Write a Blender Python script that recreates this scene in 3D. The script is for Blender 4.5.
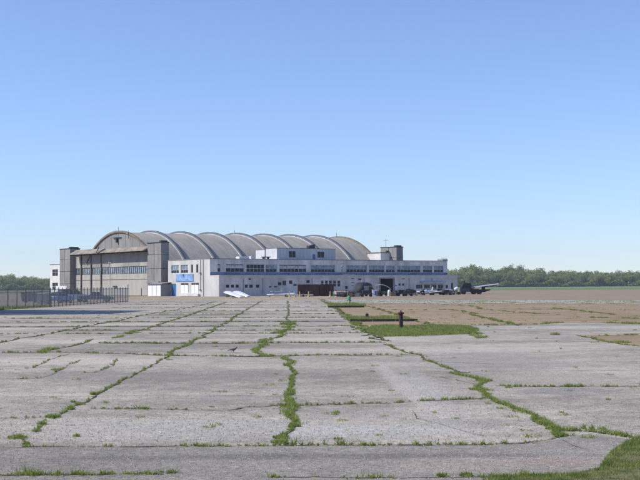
import bpy, math, random
from mathutils import Vector, Matrix
import numpy as np
for o in list(bpy.data.objects): bpy.data.objects.remove(o)
sc = bpy.context.scene
COL = sc.collection
R = math.radians

# ------------------------------------------------------------------ camera
FPX = 1150.0; CAMZ = 2.0; PITCH = math.atan(45.7/FPX); ROLL = .0065
cr, sr = math.cos(ROLL), math.sin(ROLL)
F_ = Vector((0, math.cos(PITCH), math.sin(PITCH)))
U_ = Vector((0, -math.sin(PITCH), math.cos(PITCH))); R_ = Vector((1, 0, 0))
RR = R_*cr-U_*sr; UU = U_*cr+R_*sr
cam = bpy.data.cameras.new('camera'); camo = bpy.data.objects.new('camera', cam); COL.objects.link(camo)
m = Matrix((RR, UU, -F_)).transposed().to_4x4(); m.translation = (0, 0, CAMZ); camo.matrix_world = m
cam.sensor_width = 36; cam.lens = FPX/640*36; cam.clip_start = .1; cam.clip_end = 9000
sc.camera = camo

# ------------------------------------------------------------------ light
SUN_EL = R(42); SUN_AZ = R(8)      # from the left, a little towards the viewer
sdir = Vector((-math.cos(SUN_AZ)*math.cos(SUN_EL), -math.sin(SUN_AZ)*math.cos(SUN_EL), math.sin(SUN_EL)))
w = bpy.data.worlds.new('World'); sc.world = w; w.use_nodes = True
nt = w.node_tree; bg = nt.nodes['Background']
sky = nt.nodes.new('ShaderNodeTexSky'); sky.sky_type = 'NISHITA'; sky.sun_disc = False
sky.sun_elevation = SUN_EL; sky.sun_rotation = math.atan2(sdir.x, sdir.y)
sky.altitude = 0; sky.air_density = 1.0; sky.dust_density = 0.0; sky.ozone_density = 3.6
hs = nt.nodes.new('ShaderNodeHueSaturation'); hs.inputs['Saturation'].default_value = .86; nt.links.new(sky.outputs[0], hs.inputs['Color'])
tm = nt.nodes.new('ShaderNodeMix'); tm.data_type = 'RGBA'; tm.blend_type = 'MULTIPLY'; tm.inputs[0].default_value = 1; tm.inputs[7].default_value = (.83, .945, 1.22, 1)
nt.links.new(hs.outputs[0], tm.inputs[6]); nt.links.new(tm.outputs[2], bg.inputs[0]); bg.inputs[1].default_value = .124
sl = bpy.data.lights.new('sun', 'SUN'); sl.energy = 4.3; sl.angle = R(.5); sl.color = (1, .925, .83)
so = bpy.data.objects.new('sun', sl); COL.objects.link(so); so.rotation_euler = sdir.to_track_quat('Z', 'Y').to_euler()
sc.view_settings.view_transform = 'Standard'; sc.view_settings.look = 'None'
sc.view_settings.exposure = 0.15; sc.view_settings.gamma = 1
sc.render.engine = 'CYCLES'
HAZE = .00018

# ------------------------------------------------------------------ helpers
def ray(x, y): return F_+RR*((x-320)/FPX)+UU*((240-y)/FPX)
def gnd(x, y, z=0):
    d = ray(x, y); t = (z-CAMZ)/d.z; return Vector((d.x*t, d.y*t, z))
BX, BY = -19.81, 224.99            # near corner of the office building
def wx(x, w0):                     # u of picture column x on the plane w = w0 (building frame)
    d = ray(x, 275); t = (w0+(-.6*BX+.8*BY))/(-.6*d.x+.8*d.y)
    return (t*d.x-BX)*.8+(t*d.y-BY)*.6
def ux(x, u0):                     # w of picture column x on the plane u = u0
    d = ray(x, 275); t = (u0+(.8*BX+.6*BY))/(.8*d.x+.6*d.y)
    return -(t*d.x-BX)*.6+(t*d.y-BY)*.8
def hy(x, y, a, plane):            # height of pixel on plane ('w' or 'u' = a)
    d = ray(x, y)
    t = (a+(-.6*BX+.8*BY))/(-.6*d.x+.8*d.y) if plane == 'w' else (a+(.8*BX+.6*BY))/(.8*d.x+.6*d.y)
    return t*d.z+CAMZ

def tag(o, label=None, cat=None, group=None, kind=None):
    if label: o['label'] = label
    if cat: o['category'] = cat
    if group: o['group'] = group
    if kind: o['kind'] = kind
    return o
def empty(name, loc, rz=0, label=None, cat=None, group=None):
    o = bpy.data.objects.new(name, None); COL.objects.link(o); o.location = loc; o.rotation_euler = (0, 0, rz)
    o.empty_display_size = .3
    return tag(o, label, cat, group)
def link(o, parent=None):
    COL.objects.link(o)
    if parent: o.parent = parent
    return o
def copy_tree(o, parent=None):
    c = o.copy(); COL.objects.link(c)
    if parent: c.parent = parent
    for ch in list(o.children): copy_tree(ch, c)
    return c

class MB:
    def __init__(s): s.v = []; s.f = []; s.mi = []; s.mat = 0
    def add(s, vs, fs):
        n = len(s.v); s.v += [tuple(v) for v in vs]
        for f in fs: s.f.append(tuple(n+i for i in f)); s.mi.append(s.mat)
        return s
    def quad(s, a, b, c, d): return s.add([a, b, c, d], [(0, 1, 2, 3)])
    def box(s, x0, x1, y0, y1, z0, z1):
        vs = [(x, y, z) for z in (z0, z1) for x, y in ((x0, y0), (x1, y0), (x1, y1), (x0, y1))]
        return s.add(vs, [(3, 2, 1, 0), (4, 5, 6, 7), (0, 1, 5, 4), (1, 2, 6, 5), (2, 3, 7, 6), (3, 0, 4, 7)])
    def prism(s, pts, f, d0, d1):   # pts 2D, f(a,b,d)->3D
        n = len(pts); vs = [f(a, b, d0) for a, b in pts]+[f(a, b, d1) for a, b in pts]
        fs = [tuple(range(n)), tuple(range(2*n-1, n-1, -1))]+[(i, i+n, (i+1) % n+n, (i+1) % n) for i in range(n)]
        return s.add(vs, fs)
    def tube(s, p0, p1, r0, r1=None, n=8, cap=True):
        r1 = r0 if r1 is None else r1
        p0 = Vector(p0); p1 = Vector(p1); d = (p1-p0).normalized()
        a = d.orthogonal().normalized(); b = d.cross(a)
        vs = [p+(a*math.cos(2*math.pi*i/n)+b*math.sin(2*math.pi*i/n))*r for p, r in ((p0, r0), (p1, r1)) for i in range(n)]
        fs = [(i, (i+1) % n, (i+1) % n+n, i+n) for i in range(n)]
        if cap: fs += [tuple(range(n-1, -1, -1)), tuple(range(n, 2*n))]
        return s.add(vs, fs)
    def loft(s, secs, cap=True):    # secs: list of rings (equal length)
        n = len(secs[0]); vs = [p for r in secs for p in r]; fs = []
        for k in range(len(secs)-1):
            for i in range(n): fs.append((k*n+i, k*n+(i+1) % n, (k+1)*n+(i+1) % n, (k+1)*n+i))
        if cap: fs += [tuple(range(n-1, -1, -1)), tuple((len(secs)-1)*n+i for i in range(n))]
        return s.add(vs, fs)
    def lathe(s, prof, c=(0, 0, 0), n=16):
        return s.loft([[(c[0]+r*math.cos(2*math.pi*i/n), c[1]+r*math.sin(2*math.pi*i/n), c[2]+z) for i in range(n)] for z, r in prof])
    def path(s, pts, r, n=6):
        for a, b in zip(pts, pts[1:]): s.tube(a, b, r, n=n)
        return s
    def build(s, name, mats, parent=None, smooth=False, bevel=0):
        me = bpy.data.meshes.new(name); me.from_pydata(s.v, [], s.f)
        for mm in (mats if isinstance(mats, (list, tuple)) else [mats]): me.materials.append(mm)
        me.polygons.foreach_set('material_index', s.mi)
        if smooth: me.polygons.foreach_set('use_smooth', [True]*len(s.f))
        me.update()
        o = bpy.data.objects.new(name, me)
        if bevel:
            b = o.modifiers.new('bevel', 'BEVEL'); b.width = bevel; b.segments = 2
        return link(o, parent)

def tri_mesh(name, verts, mat_, parent=None, n=3):
    """verts: numpy array (k*n,3); builds k n-gons"""
    k = len(verts)//n
    me = bpy.data.meshes.new(name); me.vertices.add(k*n); me.vertices.foreach_set('co', verts.astype(np.float32).ravel())
    me.loops.add(k*n); me.loops.foreach_set('vertex_index', np.arange(k*n, dtype=np.int32))
    me.polygons.add(k); me.polygons.foreach_set('loop_start', np.arange(0, k*n, n, dtype=np.int32))
    me.polygons.foreach_set('loop_total', np.full(k, n, dtype=np.int32))
    me.materials.append(mat_); me.update(calc_edges=True); me.validate()
    o = bpy.data.objects.new(name, me)
    return link(o, parent)

# ------------------------------------------------------------------ materials
def srgb(r, g, b): return tuple((c/255/12.92 if c/255 <= .04045 else ((c/255+.055)/1.055)**2.4) for c in (r, g, b))
def mat(name, col, rough=.8, var=.15, scale=1.0, fine=0.0, fscale=20, bump=0, metal=0, col2=None, spec=.3, stretch=(1, 1, 1), thr=(.35, .65)):
    M = bpy.data.materials.new(name); M.use_nodes = True; n = M.node_tree; P = n.nodes['Principled BSDF']
    P.inputs['Roughness'].default_value = rough; P.inputs['Metallic'].default_value = metal
    P.inputs['Specular IOR Level'].default_value = spec
    tc = n.nodes.new('ShaderNodeTexCoord'); mp = n.nodes.new('ShaderNodeMapping'); mp.inputs['Scale'].default_value = stretch
    n.links.new(tc.outputs['Object'], mp.inputs[0])
    nz = n.nodes.new('ShaderNodeTexNoise'); nz.inputs['Scale'].default_value = scale; nz.inputs['Detail'].default_value = 6; nz.inputs['Roughness'].default_value = .6
    n.links.new(mp.outputs[0], nz.inputs['Vector'])
    rp = n.nodes.new('ShaderNodeValToRGB'); n.links.new(nz.outputs['Fac'], rp.inputs[0])
    c1 = tuple(c*(1-var) for c in col); c2 = col2 or tuple(min(1, c*(1+var)) for c in col)
    rp.color_ramp.elements[0].position = thr[0]; rp.color_ramp.elements[0].color = (*c1, 1)
    rp.color_ramp.elements[1].position = thr[1]; rp.color_ramp.elements[1].color = (*c2, 1)
    out = rp.outputs[0]
    if fine:
        nf = n.nodes.new('ShaderNodeTexNoise'); nf.inputs['Scale'].default_value = fscale; nf.inputs['Detail'].default_value = 3
        n.links.new(tc.outputs['Object'], nf.inputs['Vector'])
        mr = n.nodes.new('ShaderNodeMapRange'); mr.inputs[1].default_value = .3; mr.inputs[2].default_value = .7
        mr.inputs[3].default_value = 1-fine; mr.inputs[4].default_value = 1+fine
        n.links.new(nf.outputs['Fac'], mr.inputs[0])
        mx = n.nodes.new('ShaderNodeVectorMath'); mx.operation = 'MULTIPLY'
        n.links.new(out, mx.inputs[0]); n.links.new(mr.outputs[0], mx.inputs[1]); out = mx.outputs[0]
        if bump:
            bp = n.nodes.new('ShaderNodeBump'); bp.inputs['Strength'].default_value = bump; bp.inputs['Distance'].default_value = .02
            n.links.new(nf.outputs['Fac'], bp.inputs['Height']); n.links.new(bp.outputs[0], P.inputs['Normal'])
    n.links.new(out, P.inputs['Base Color'])
    return M

def pavement(name, c_lo, c_hi, blobs=(), speck=.5, big=.25, slabs=False):
    """aged concrete or asphalt: large stains, mid mottling, coarse aggregate speckle, worn patches with their own shape"""
    M = bpy.data.materials.new(name); M.use_nodes = True; n = M.node_tree; L = n.links; P = n.nodes['Principled BSDF']
    P.inputs['Roughness'].default_value = .9; P.inputs['Specular IOR Level'].default_value = .2
    tc = n.nodes.new('ShaderNodeTexCoord'); co = tc.outputs['Object']
    def noise(scale, det=5, rough=.6, vec=None):
        z = n.nodes.new('ShaderNodeTexNoise'); z.inputs['Scale'].default_value = scale; z.inputs['Detail'].default_value = det
        z.inputs['Roughness'].default_value = rough; L.new(vec or co, z.inputs['Vector']); return z.outputs['Fac']
    def rng(s, a, b, c, d):
        r = n.nodes.new('ShaderNodeMapRange'); r.inputs[1].default_value = a; r.inputs[2].default_value = b
        r.inputs[3].default_value = c; r.inputs[4].default_value = d; L.new(s, r.inputs[0]); return r.outputs[0]
    def mth(op, a, b):
        k = n.nodes.new('ShaderNodeMath'); k.operation = op
        for i, q in enumerate((a, b)):
            if isinstance(q, (int, float)): k.inputs[i].default_value = q
            else: L.new(q, k.inputs[i])
        return k.outputs[0]
    def mix(f, a, b, mode='MIX'):
        k = n.nodes.new('ShaderNodeMix'); k.data_type = 'RGBA'; k.blend_type = mode
        if isinstance(f, (int, float)): k.inputs[0].default_value = f
        else: L.new(f, k.inputs[0])
        for i, q in ((6, a), (7, b)):
            if isinstance(q, tuple): k.inputs[i].default_value = (*q, 1)
            else: L.new(q, k.inputs[i])
        return k.outputs[2]
    mp = n.nodes.new('ShaderNodeMapping'); mp.inputs['Scale'].default_value = (.35, 1, 1); L.new(co, mp.inputs[0])
    a = noise(.22, 5, .6, mp.outputs[0]); b = noise(1.3, 6, .7); c = noise(6, 4, .6)
    f = mth('ADD', mth('MULTIPLY', a, .5), mth('ADD', mth('MULTIPLY', b, .3), mth('MULTIPLY', c, .2)))
    col = mix(rng(f, .43, .57, 0, 1), c_lo, c_hi)
    for (bx_, by_, rx, ry, bc, st) in blobs:
        mb = n.nodes.new('ShaderNodeMapping'); mb.vector_type = 'POINT'
        mb.inputs['Location'].default_value = (-bx_/rx, -by_/ry, 0); mb.inputs['Scale'].default_value = (1/rx, 1/ry, 0)
        L.new(co, mb.inputs[0]); ln = n.nodes.new('ShaderNodeVectorMath'); ln.operation = 'LENGTH'; L.new(mb.outputs[0], ln.inputs[0])
        d = mth('ADD', ln.outputs['Value'], mth('MULTIPLY', mth('SUBTRACT', b, .5), 1.6))
        col = mix(rng(d, .55, 1.15, st, 0), col, bc)
    if slabs:      # each cast slab has weathered to a slightly different tone
        sx = n.nodes.new('ShaderNodeSeparateXYZ'); L.new(co, sx.inputs[0]); X, Y = sx.outputs[0], sx.outputs[1]
        c_ = mth('ADD', mth('ADD', X, mth('MULTIPLY', Y, .02)), .12)
        colid = mth('MINIMUM', mth('FLOOR', mth('DIVIDE', c_, 3.51), 0), 0); row = 0.0
        for i, (jx, jy) in enumerate(((250, 409), (250, 398), (250, 357.3), (250, 344), (250, 334), (250, 327), (250, 322), (250, 318), (250, 314), (250, 311), (250, 307.6), (250, 304.8))):
            row = mth('ADD', mth('MULTIPLY', mth('GREATER_THAN', Y, gnd(jx, jy).y), 1.37+.31*i), row)
        cx = n.nodes.new('ShaderNodeCombineXYZ'); L.new(colid, cx.inputs[0]); L.new(row, cx.inputs[1])
        wn = n.nodes.new('ShaderNodeTexWhiteNoise'); wn.noise_dimensions = '2D'; L.new(cx.outputs[0], wn.inputs['Vector'])
        amp = rng(c_, 2.0, 6.5, .17, 0); fac = mth('ADD', mth('MULTIPLY', mth('SUBTRACT', wn.outputs['Value'], .5), amp), 1)
        vm0 = n.nodes.new('ShaderNodeVectorMath'); vm0.operation = 'SCALE'; L.new(col, vm0.inputs[0]); L.new(fac, vm0.inputs['Scale']); col = vm0.outputs[0]
    vo = n.nodes.new('ShaderNodeTexVoronoi'); vo.inputs['Scale'].default_value = 26; L.new(co, vo.inputs['Vector'])
    vs = n.nodes.new('ShaderNodeSeparateColor'); L.new(vo.outputs['Color'], vs.inputs[0])
    sp = mth('ADD', rng(vs.outputs[0], 0, 1, 1-speck*.42, 1+speck*.34), rng(vs.outputs[1], .86, 1, 0, speck*.75))
    sp2 = rng(noise(70, 2), .35, .65, 1-speck*.22, 1+speck*.22)
    fin = mth('MULTIPLY', sp, sp2)
    vm = n.nodes.new('ShaderNodeVectorMath'); vm.operation = 'SCALE'; L.new(col, vm.inputs[0]); L.new(fin, vm.inputs['Scale'])
    L.new(vm.outputs[0], P.inputs['Base Color'])
    bp = n.nodes.new('ShaderNodeBump'); bp.inputs['Strength'].default_value = .35; bp.inputs['Distance'].default_value = .01
    L.new(fin, bp.inputs['Height']); L.new(bp.outputs[0], P.inputs['Normal'])
    return M

def blob(x, y, rxpx, y2, col, st):
    p = gnd(x, y); q = gnd(x+rxpx, y); t = gnd(x, y2)
    return (p.x, p.y, abs(q.x-p.x), abs(t.y-p.y), col, st)
G = {}
tanc = (.30, .24, .17)
G['apron'] = pavement('grey_concrete', (.25, .225, .186), (.45, .41, .343), [
    blob(540, 378, 60, 372, (.42, .37, .31), .55), blob(440, 410, 50, 404, (.42, .38, .33), .5), blob(560, 392, 60, 388, (.24, .225, .22), .6),
    blob(490, 362, 80, 352, (.28, .26, .235), .6), blob(420, 385, 22, 368, (.45, .43, .40), .5), blob(385, 372, 10, 362, (.46, .43, .38), .6), blob(398, 383, 10, 372, (.46, .43, .38), .6), blob(410, 393, 11, 382, (.47, .43, .37), .6), blob(426, 407, 12, 396, (.46, .42, .36), .6), blob(444, 423, 16, 412, (.46, .42, .36), .55),
    blob(230, 377, 60, 370, (.255, .235, .21), .55), blob(120, 378, 80, 372, (.245, .225, .20), .45), blob(225, 400, 70, 396, (.265, .245, .22), .5),
    blob(350, 415, 90, 409, (.25, .23, .205), .5), blob(180, 327, 160, 325, (.24, .22, .2), .55), blob(260, 322, 120, 320.5, (.25, .23, .21), .5),
    blob(470, 425, 60, 418, (.275, .255, .23), .6), blob(200, 430, 160, 420, (.43, .415, .39), .5), blob(380, 432, 110, 424, (.45, .44, .42), .5)], speck=.42, slabs=True)
G['road'] = pavement('worn_asphalt', (.215, .196, .165), (.30, .275, .235), [
    blob(320, 459, 330, 456, (.15, .14, .128), .7), blob(470, 466, 90, 459, (.33, .27, .225), .75), blob(440, 471, 70, 466, (.33, .285, .245), .7), blob(250, 468, 120, 462, (.29, .265, .24), .6),
    blob(592, 448, 14, 444, (.33, .28, .24), .6), blob(560, 464, 40, 458, (.30, .235, .19), .8)], speck=.55)
G['tan'] = pavement('tan_concrete', (.25, .183, .112), (.345, .26, .168), speck=.25)
G['mauve'] = pavement('mauve_hardstand', (.24, .183, .125), (.32, .25, .175), speck=.2)
G['white'] = pavement('pale_concrete', (.29, .275, .24), (.42, .41, .37), speck=.3)
G['soil'] = mat('dark_soil', (.09, .075, .05), .95, .4, 6)
G['field'] = mat('field', (.16, .125, .09), .95, .25, .02, col2=(.12, .12, .055), stretch=(.3, 1, 1))
G['fieldgreen'] = mat('field_grass', (.12, .20, .05), .95, .3, .05, stretch=(.2, 1, 1))
G['weed'] = mat('weed_green', (.27, .37, .08), .7, .35, 9, col2=(.44, .48, .15), thr=(.40, .75), spec=.2)
G['grass'] = mat('grass_green', (.25, .36, .075), .7, .4, 4, col2=(.46, .46, .18), thr=(.4, .75), spec=.2)
def leafy(M, f=.45):       # thin leaves let some light through
    n = M.node_tree; P = n.nodes['Principled BSDF']; t = n.nodes.new('ShaderNodeBsdfTranslucent'); x = n.nodes.new('ShaderNodeMixShader'); x.inputs[0].default_value = f
    n.links.new(P.inputs['Base Color'].links[0].from_socket, t.inputs[0]); n.links.new(P.outputs[0], x.inputs[1]); n.links.new(t.outputs[0], x.inputs[2]); n.links.new(x.outputs[0], n.nodes['Material Output'].inputs[0])
leafy(G['weed']); leafy(G['grass'])

# ------------------------------------------------------------------ the ground
def sheet(name, pts, z, m_, pix=True):
    v = [gnd(*p) if pix else Vector((*p, 0)) for p in pts]
    mb = MB(); mb.add([(p.x, p.y, z) for p in v], [tuple(range(len(v)))])
    o = mb.build(name, m_); me = o.data
    if me.polygons[0].normal.z < 0: me.flip_normals()
    return tag(o, kind='structure')
sheet('ground', [(-4500, -300), (4500, -300), (4500, 6500), (-4500, 6500)], 0, G['field'], False)
sheet('grass_field', [(20, 400), (900, 400), (1400, 760), (60, 760)], .02, G['fieldgreen'], False)
sheet('grass_field', [(-400, 330), (-110, 330), (-110, 700), (-500, 700)], .02, G['fieldgreen'], False)
sheet('taxiway', [(60, 640), (1200, 640), (1200, 700), (60, 700)], .05, G['white'], False)
sheet('hardstand', [(-34, 60), (-140, 60), (-200, 250), (-200, 420), (260, 420), (330, 380), (330, 30), (-10, 30)], .006, G['mauve'], False)
# tan slabs right of the grey apron
sheet('tan_apron', [(326, 302.6), (500, 303.2), (640, 302.8), (900, 302), (1500, 300), (2300, 330), (640, 352), (420, 350), (340, 330)], .012, G['tan'])
sheet('verge_strip', [(100, 300.5), (128, 297.4), (148, 296.2), (219, 296.7), (330, 295.9), (456, 293.7), (470, 294.5), (330, 297.2), (325, 300.2), (240, 300.2), (133, 302)], .010, pavement('bare_tan_earth', (.30, .235, .155), (.40, .32, .215), speck=.2))
def ragged(p0, p1, n, amp, seed):
    rr = random.Random(seed); out = []
    for i in range(n): t = i/n; out.append((p0[0]+(p1[0]-p0[0])*t, p0[1]+(p1[1]-p0[1])*t+rr.uniform(-amp, amp)))
    return out
sheet('concrete_strip', ragged((325, 299.6), (640, 300.6), 40, .18, 1)+[(900, 299.8), (1500, 297), (1500, 301), (900, 303.2)]+ragged((640, 303.5), (328, 303.6), 40, .35, 2), .018, G['white'])
rng_ = random.Random(5)
edge = [(322, 299.6), (333, 306), (343, 313), (352, 320), (358, 325.2)]+ragged((362, 326), (560, 324), 40, .5, 3)+[(560, 323.4), (600, 323.6), (640, 324.6), (760, 326), (1100, 332)]
sheet('grey_apron', edge+[(1100, 450)]+[(640, 450), (320, 450), (0, 450), (-300, 450), (-2600, 452), (-1600, 340), (-300, 318), (-60, 312), (-2, 310.2), (52, 307.2), (100, 303.6), (133, 301.2), (160, 299.8), (240, 299.4)], .022, G['apron'])
sheet('tan_patch', [(580, 336.3)]+ragged((590, 336), (700, 334.6), 12, .25, 4)+[(760, 334), (760, 362), (700, 353)]+ragged((660, 348.6), (612, 343.5), 10, .4, 6)+[(600, 340.2)], .028, G['tan'])
lip = [(-2600, 453), (-300, 451), (0, 449.2), (100, 449.4), (200, 448.6), (320, 448), (420, 448), (500, 447.4), (530, 445.5), (555, 441.5), (572, 437), (600, 438), (628, 441)]
sheet('service_road', lip+[(622, 447), (612, 455), (606, 464), (600, 470), (585, 474), (560, 476.2), (530, 477.5), (505, 484), (505, 900), (-2600, 900)], .028, G['road'])
sheet('grass_verge', [(900, 425), (645, 438), (632, 441), (618, 449), (608, 458), (604, 466), (598, 471.5), (575, 476), (530, 478.4), (490, 481), (470, 520), (470, 640), (900, 640)], .034, mat('verge_soil', (.13, .12, .06), .95, .4, 8))

# ------------------------------------------------------------------ joints and weeds
rs = np.random.RandomState(7)
TUFT = {'weed': [], 'grass': []}
def blades(cx, cy, cz, hgt, wid, lean=.6, key='weed'):
    """arrays of blade positions -> triangles"""
    k = len(cx); a = rs.uniform(0, 2*np.pi, k); b = rs.uniform(0, 2*np.pi, k)
    dx, dy = np.cos(a)*wid/2, np.sin(a)*wid/2; l = np.abs(rs.normal(0, lean, k))*hgt
    v = np.zeros((k, 3, 3))
    v[:, 0] = np.stack([cx-dx, cy-dy, cz], 1); v[:, 1] = np.stack([cx+dx, cy+dy, cz], 1)
    v[:, 2] = np.stack([cx+np.cos(b)*l, cy+np.sin(b)*l, cz+hgt], 1)
    TUFT[key].append(v.reshape(-1, 3))
soilmb = MB()
def noise1(n_, k):      # smooth random 0..1, n samples, feature length k samples
    g = rs.rand(int(n_/k)+3); x = np.arange(n_)/k; i = x.astype(int); f = x-i; f = f*f*(3-2*f)
    return g[i]*(1-f)+g[i+1]*f
def crack(pts, width=.05, dens=1.0, soil=.03, h=.05, clump=.45, jit=.06, fill=None):
    jit *= 1.3
    """weedy crack through picture points on the ground; width of the weed band in metres"""
    P = [gnd(x, y) for x, y in pts]
    seg = [0]
    for a, b in zip(P, P[1:]): seg.append(seg[-1]+(b-a).length)
    Lm = seg[-1]; step = .03 if P[0].y < 30 else .08
    n_ = max(4, int(Lm/step)); s = np.linspace(0, Lm, n_)
    px_ = np.interp(s, seg, [p.x for p in P]); py_ = np.interp(s, seg, [p.y for p in P])
    jx = (noise1(n_, 12)-.5)*jit*2; jy = (noise1(n_, 12)-.5)*jit*2+(noise1(n_, 4)-.5)*jit
    px_ += jx; py_ += jy
    tx = np.gradient(px_); ty = np.gradient(py_); ll = np.hypot(tx, ty)+1e-9; nx, ny = -ty/ll, tx/ll
    if soil:
        sw = soil*(.25+noise1(n_, 6)*1.1)/2
        n0 = len(soilmb.v)
        for i in range(n_):
            soilmb.v.append((px_[i]-nx[i]*sw[i], py_[i]-ny[i]*sw[i], .0325)); soilmb.v.append((px_[i]+nx[i]*sw[i], py_[i]+ny[i]*sw[i], .0325))
        for i in range(n_-1): soilmb.f.append((n0+2*i, n0+2*i+2, n0+2*i+3, n0+2*i+1)); soilmb.mi.append(0)
    mask = noise1(n_, max(3, .5/step)); mask2 = noise1(n_, max(2, .12/step))
    act = np.clip((mask*.7+mask2*.3-clump)*4, 0, 1)
    cnt = rs.poisson(act*dens*step*260*max(.25, width/.1)*(1 if P[0].y < 30 else .35))
    idx = np.repeat(np.arange(n_), cnt); k = len(idx)
    if not k: return
    far = 1+np.clip((py_[idx]-25)/25, 0, 2.5)
    # blades stand in small rosettes, so the outline of the band stays ragged
    nc = max(1, k//14); ci = idx[rs.randint(0, k, nc)]; cn = rs.normal(0, .30, nc)*width*(.3+act[ci]*.8); ca = rs.uniform(-step, step, nc)
    cs = rs.uniform(.35, 1.5, nc); cr_ = np.clip(width*.16, .012, .06)*cs; pick_ = rs.randint(0, nc, k); idx = ci[pick_]
    q1 = rs.normal(0, 1, k)*cr_[pick_]; q2 = rs.normal(0, 1, k)*cr_[pick_]; off = cn[pick_]+q1; al = ca[pick_]+q2; hscale = np.clip(cs[pick_], .5, 1.4)
    hh = h*.75*(.35+act[idx]*.8)*rs.uniform(.4, 1.3, k)*hscale
    blades(px_[idx]+nx[idx]*off+tx[idx]/ll[idx]*al, py_[idx]+ny[idx]*off+ty[idx]/ll[idx]*al, np.full(k, .03), hh, .011*far*rs.uniform(.6, 1.4, k), .7)
def tuft(x, y, r, n, h, key='weed'):
    p = gnd(x, y); a = rs.uniform(0, 2*np.pi, n); q = r*np.sqrt(rs.rand(n))
    far = 1+min(2.5, max(0, (p.y-25)/25))
    blades(p.x+np.cos(a)*q, p.y+np.sin(a)*q, np.full(n, .03), h*rs.uniform(.4, 1.2, n)*(1-.5*q/r), .013*far*rs.uniform(.6, 1.4, n), .9, key)

# joints across the picture
crack([(28, 449), (160, 449), (250, 448.4), (320, 447.6), (420, 447.4), (480, 447), (520, 445.4), (545, 442.4), (563, 438.6)], .06, 2.2, .05, .045, .15, .03)
crack([(222, 448.4), (262, 448), (300, 447.6), (372, 447.4)], .08, 1.6, 0, .085, .30, .03)
crack([(0, 449.6), (30, 449.2)], .04, .3, .02, .04, .5)
crack([(0, 420), (45, 419), (52, 420)], .05, 1.5, .04, .04, .25, .04)
crack([(92, 410), (147, 410.6)], .06, 2, .04, .04, .2, .05)
crack([(130, 410.6), (148, 411)], .09, 1.8, 0, .07, .2, .05)
crack([(147, 410.6), (175, 411), (225, 412), (250, 409), (285, 406)], .06, 1.2, .05, .045, .3, .05)
crack([(285, 406.5), (300, 407), (330, 406), (392, 404.5)], .07, 2.2, .05, .05, .16, .04)
crack([(392, 404.5), (410, 403), (460, 401), (482, 400)], .08, 2.2, .05, .055, .14, .04)
crack([(482, 400), (488, 400)], .06, 1, .02, .05, .3)
crack([(0, 353.5), (55, 353), (85, 354), (130, 354.5), (160, 356), (195, 357), (250, 357.5), (300, 356.5), (360, 356.2), (415, 356)], .12, 2.6, .12, .06, .12, .08)
crack([(100, 344), (160, 344), (240, 344), (320, 343.6), (385, 343)], .14, 2.8, .14, .07, .12, .08)
crack([(150, 334), (190, 334), (320, 334), (370, 333)], .14, 2, .16, .06, .2, .08)
crack([(60, 331), (165, 331), (320, 331), (365, 330.6)], .14, 1.6, .16, .06, .28, .08)
crack([(0, 335), (60, 334.5), (130, 334.5)], .14, 1.6, .16, .06, .28, .08)
for yy, x0, x1 in ((327, -5, 355), (322.3, -5, 350), (318.4, 10, 345), (314.6, 30, 342), (311, 140, 338), (307.6, 110, 332), (304.8, 120, 328), (302.4, 140, 325)):
    crack([(x0, yy+.5), ((x0+x1)/2, yy), (x1, yy-.3)], .2, 1.2, .3, .06, .3, .15)
crack([(495, 387), (520, 388), (560, 388), (645, 387.4)], .09, 2.2, .06, .055, .15, .04)
crack([(480, 372.5), (560, 372), (645, 371.6)], .05, .8, .03, .05, .5, .04)
crack([(0, 398.4), (80, 398), (160, 397), (330, 397.4)], .03, .3, .02, .03, .6, .04)
crack([(400, 362), (440, 363), (520, 366)], .05, .4, .03, .04, .55, .04)
crack([(560, 350), (645, 350.5)], .07, .8, .04, .05, .52, .05)
crack([(430, 341), (520, 342), (640, 343)], .07, .8, .04, .05, .55, .1)
# the main weedy crack down the middle
L1 = [(288, 301), (288, 312), (288, 319), (290, 324), (289, 329), (276, 334), (282, 332), (278, 337), (266, 341), (262, 346), (255, 350), (257, 354), (263, 357), (276, 358.5), (286, 359), (292, 362), (285, 366.5), (291, 369), (294, 375), (291, 380), (293, 386), (290, 392), (289, 398), (289, 404), (292, 411), (290, 418), (295, 426), (295, 430), (288, 434), (281, 440), (280, 444), (283, 447.4)]
crack(L1[:6], .12, .5, .1, .06, .45, .1); crack(L1[4:10], .14, 1.2, .1, .08, .25, .12)
crack(L1[9:17], .16, 1.6, .09, .07, .15, .07)
crack(L1[16:], .062, 2.1, .09, .05, .12, .045)
crack(L1[20:27], .13, 1.2, 0, .055, .28, .05)
for x, y, r, n, h in ((288, 325, .45, 500, .22), (288, 328, .35, 300, .16), (266, 341, .28, 320, .10), (277, 333.5, .3, 240, .1), (264, 346, .2, 240, .09), (255, 351, .16, 240, .08), (281, 440, .11, 260, .06), (279, 445, .10, 240, .07), (289, 408, .16, 300, .08), (296, 428, .07, 150, .06)):
    tuft(x, y, r, n, h)
# long joint running away to the left
L2 = [(53, 420), (60, 415), (70, 410), (80, 406), (92, 400), (100, 394), (120, 383), (140, 373), (160, 362), (168, 357), (176, 350), (187, 345), (200, 339), (212, 331), (225, 324), (238, 315), (250, 308), (262, 301)]
crack(L2[:7], .05, 1.1, .04, .055, .28, .03); crack(L2[5:10], .05, 1.3, .05, .05, .3, .03)
crack(L2[9:13], .12, 1.5, .1, .06, .2, .07); crack(L2[12:], .09, .9, .12, .05, .36, .1)
for x, y, r, n, h in ((53, 419, .12, 260, .07), (70, 411, .08, 180, .06), (80, 406, .09, 200, .06), (42, 426, .07, 160, .06), (36, 433, .06, 140, .05), (17, 440, .13, 260, .06), (26, 446.4, .05, 90, .04), (93, 396, .06, 160, .09), (214, 331, .2, 150, .1)): tuft(x, y, r, n, h)
crack([(43, 422), (42, 427), (35, 434)], .05, 1.2, .03, .05, .25, .02)
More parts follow.
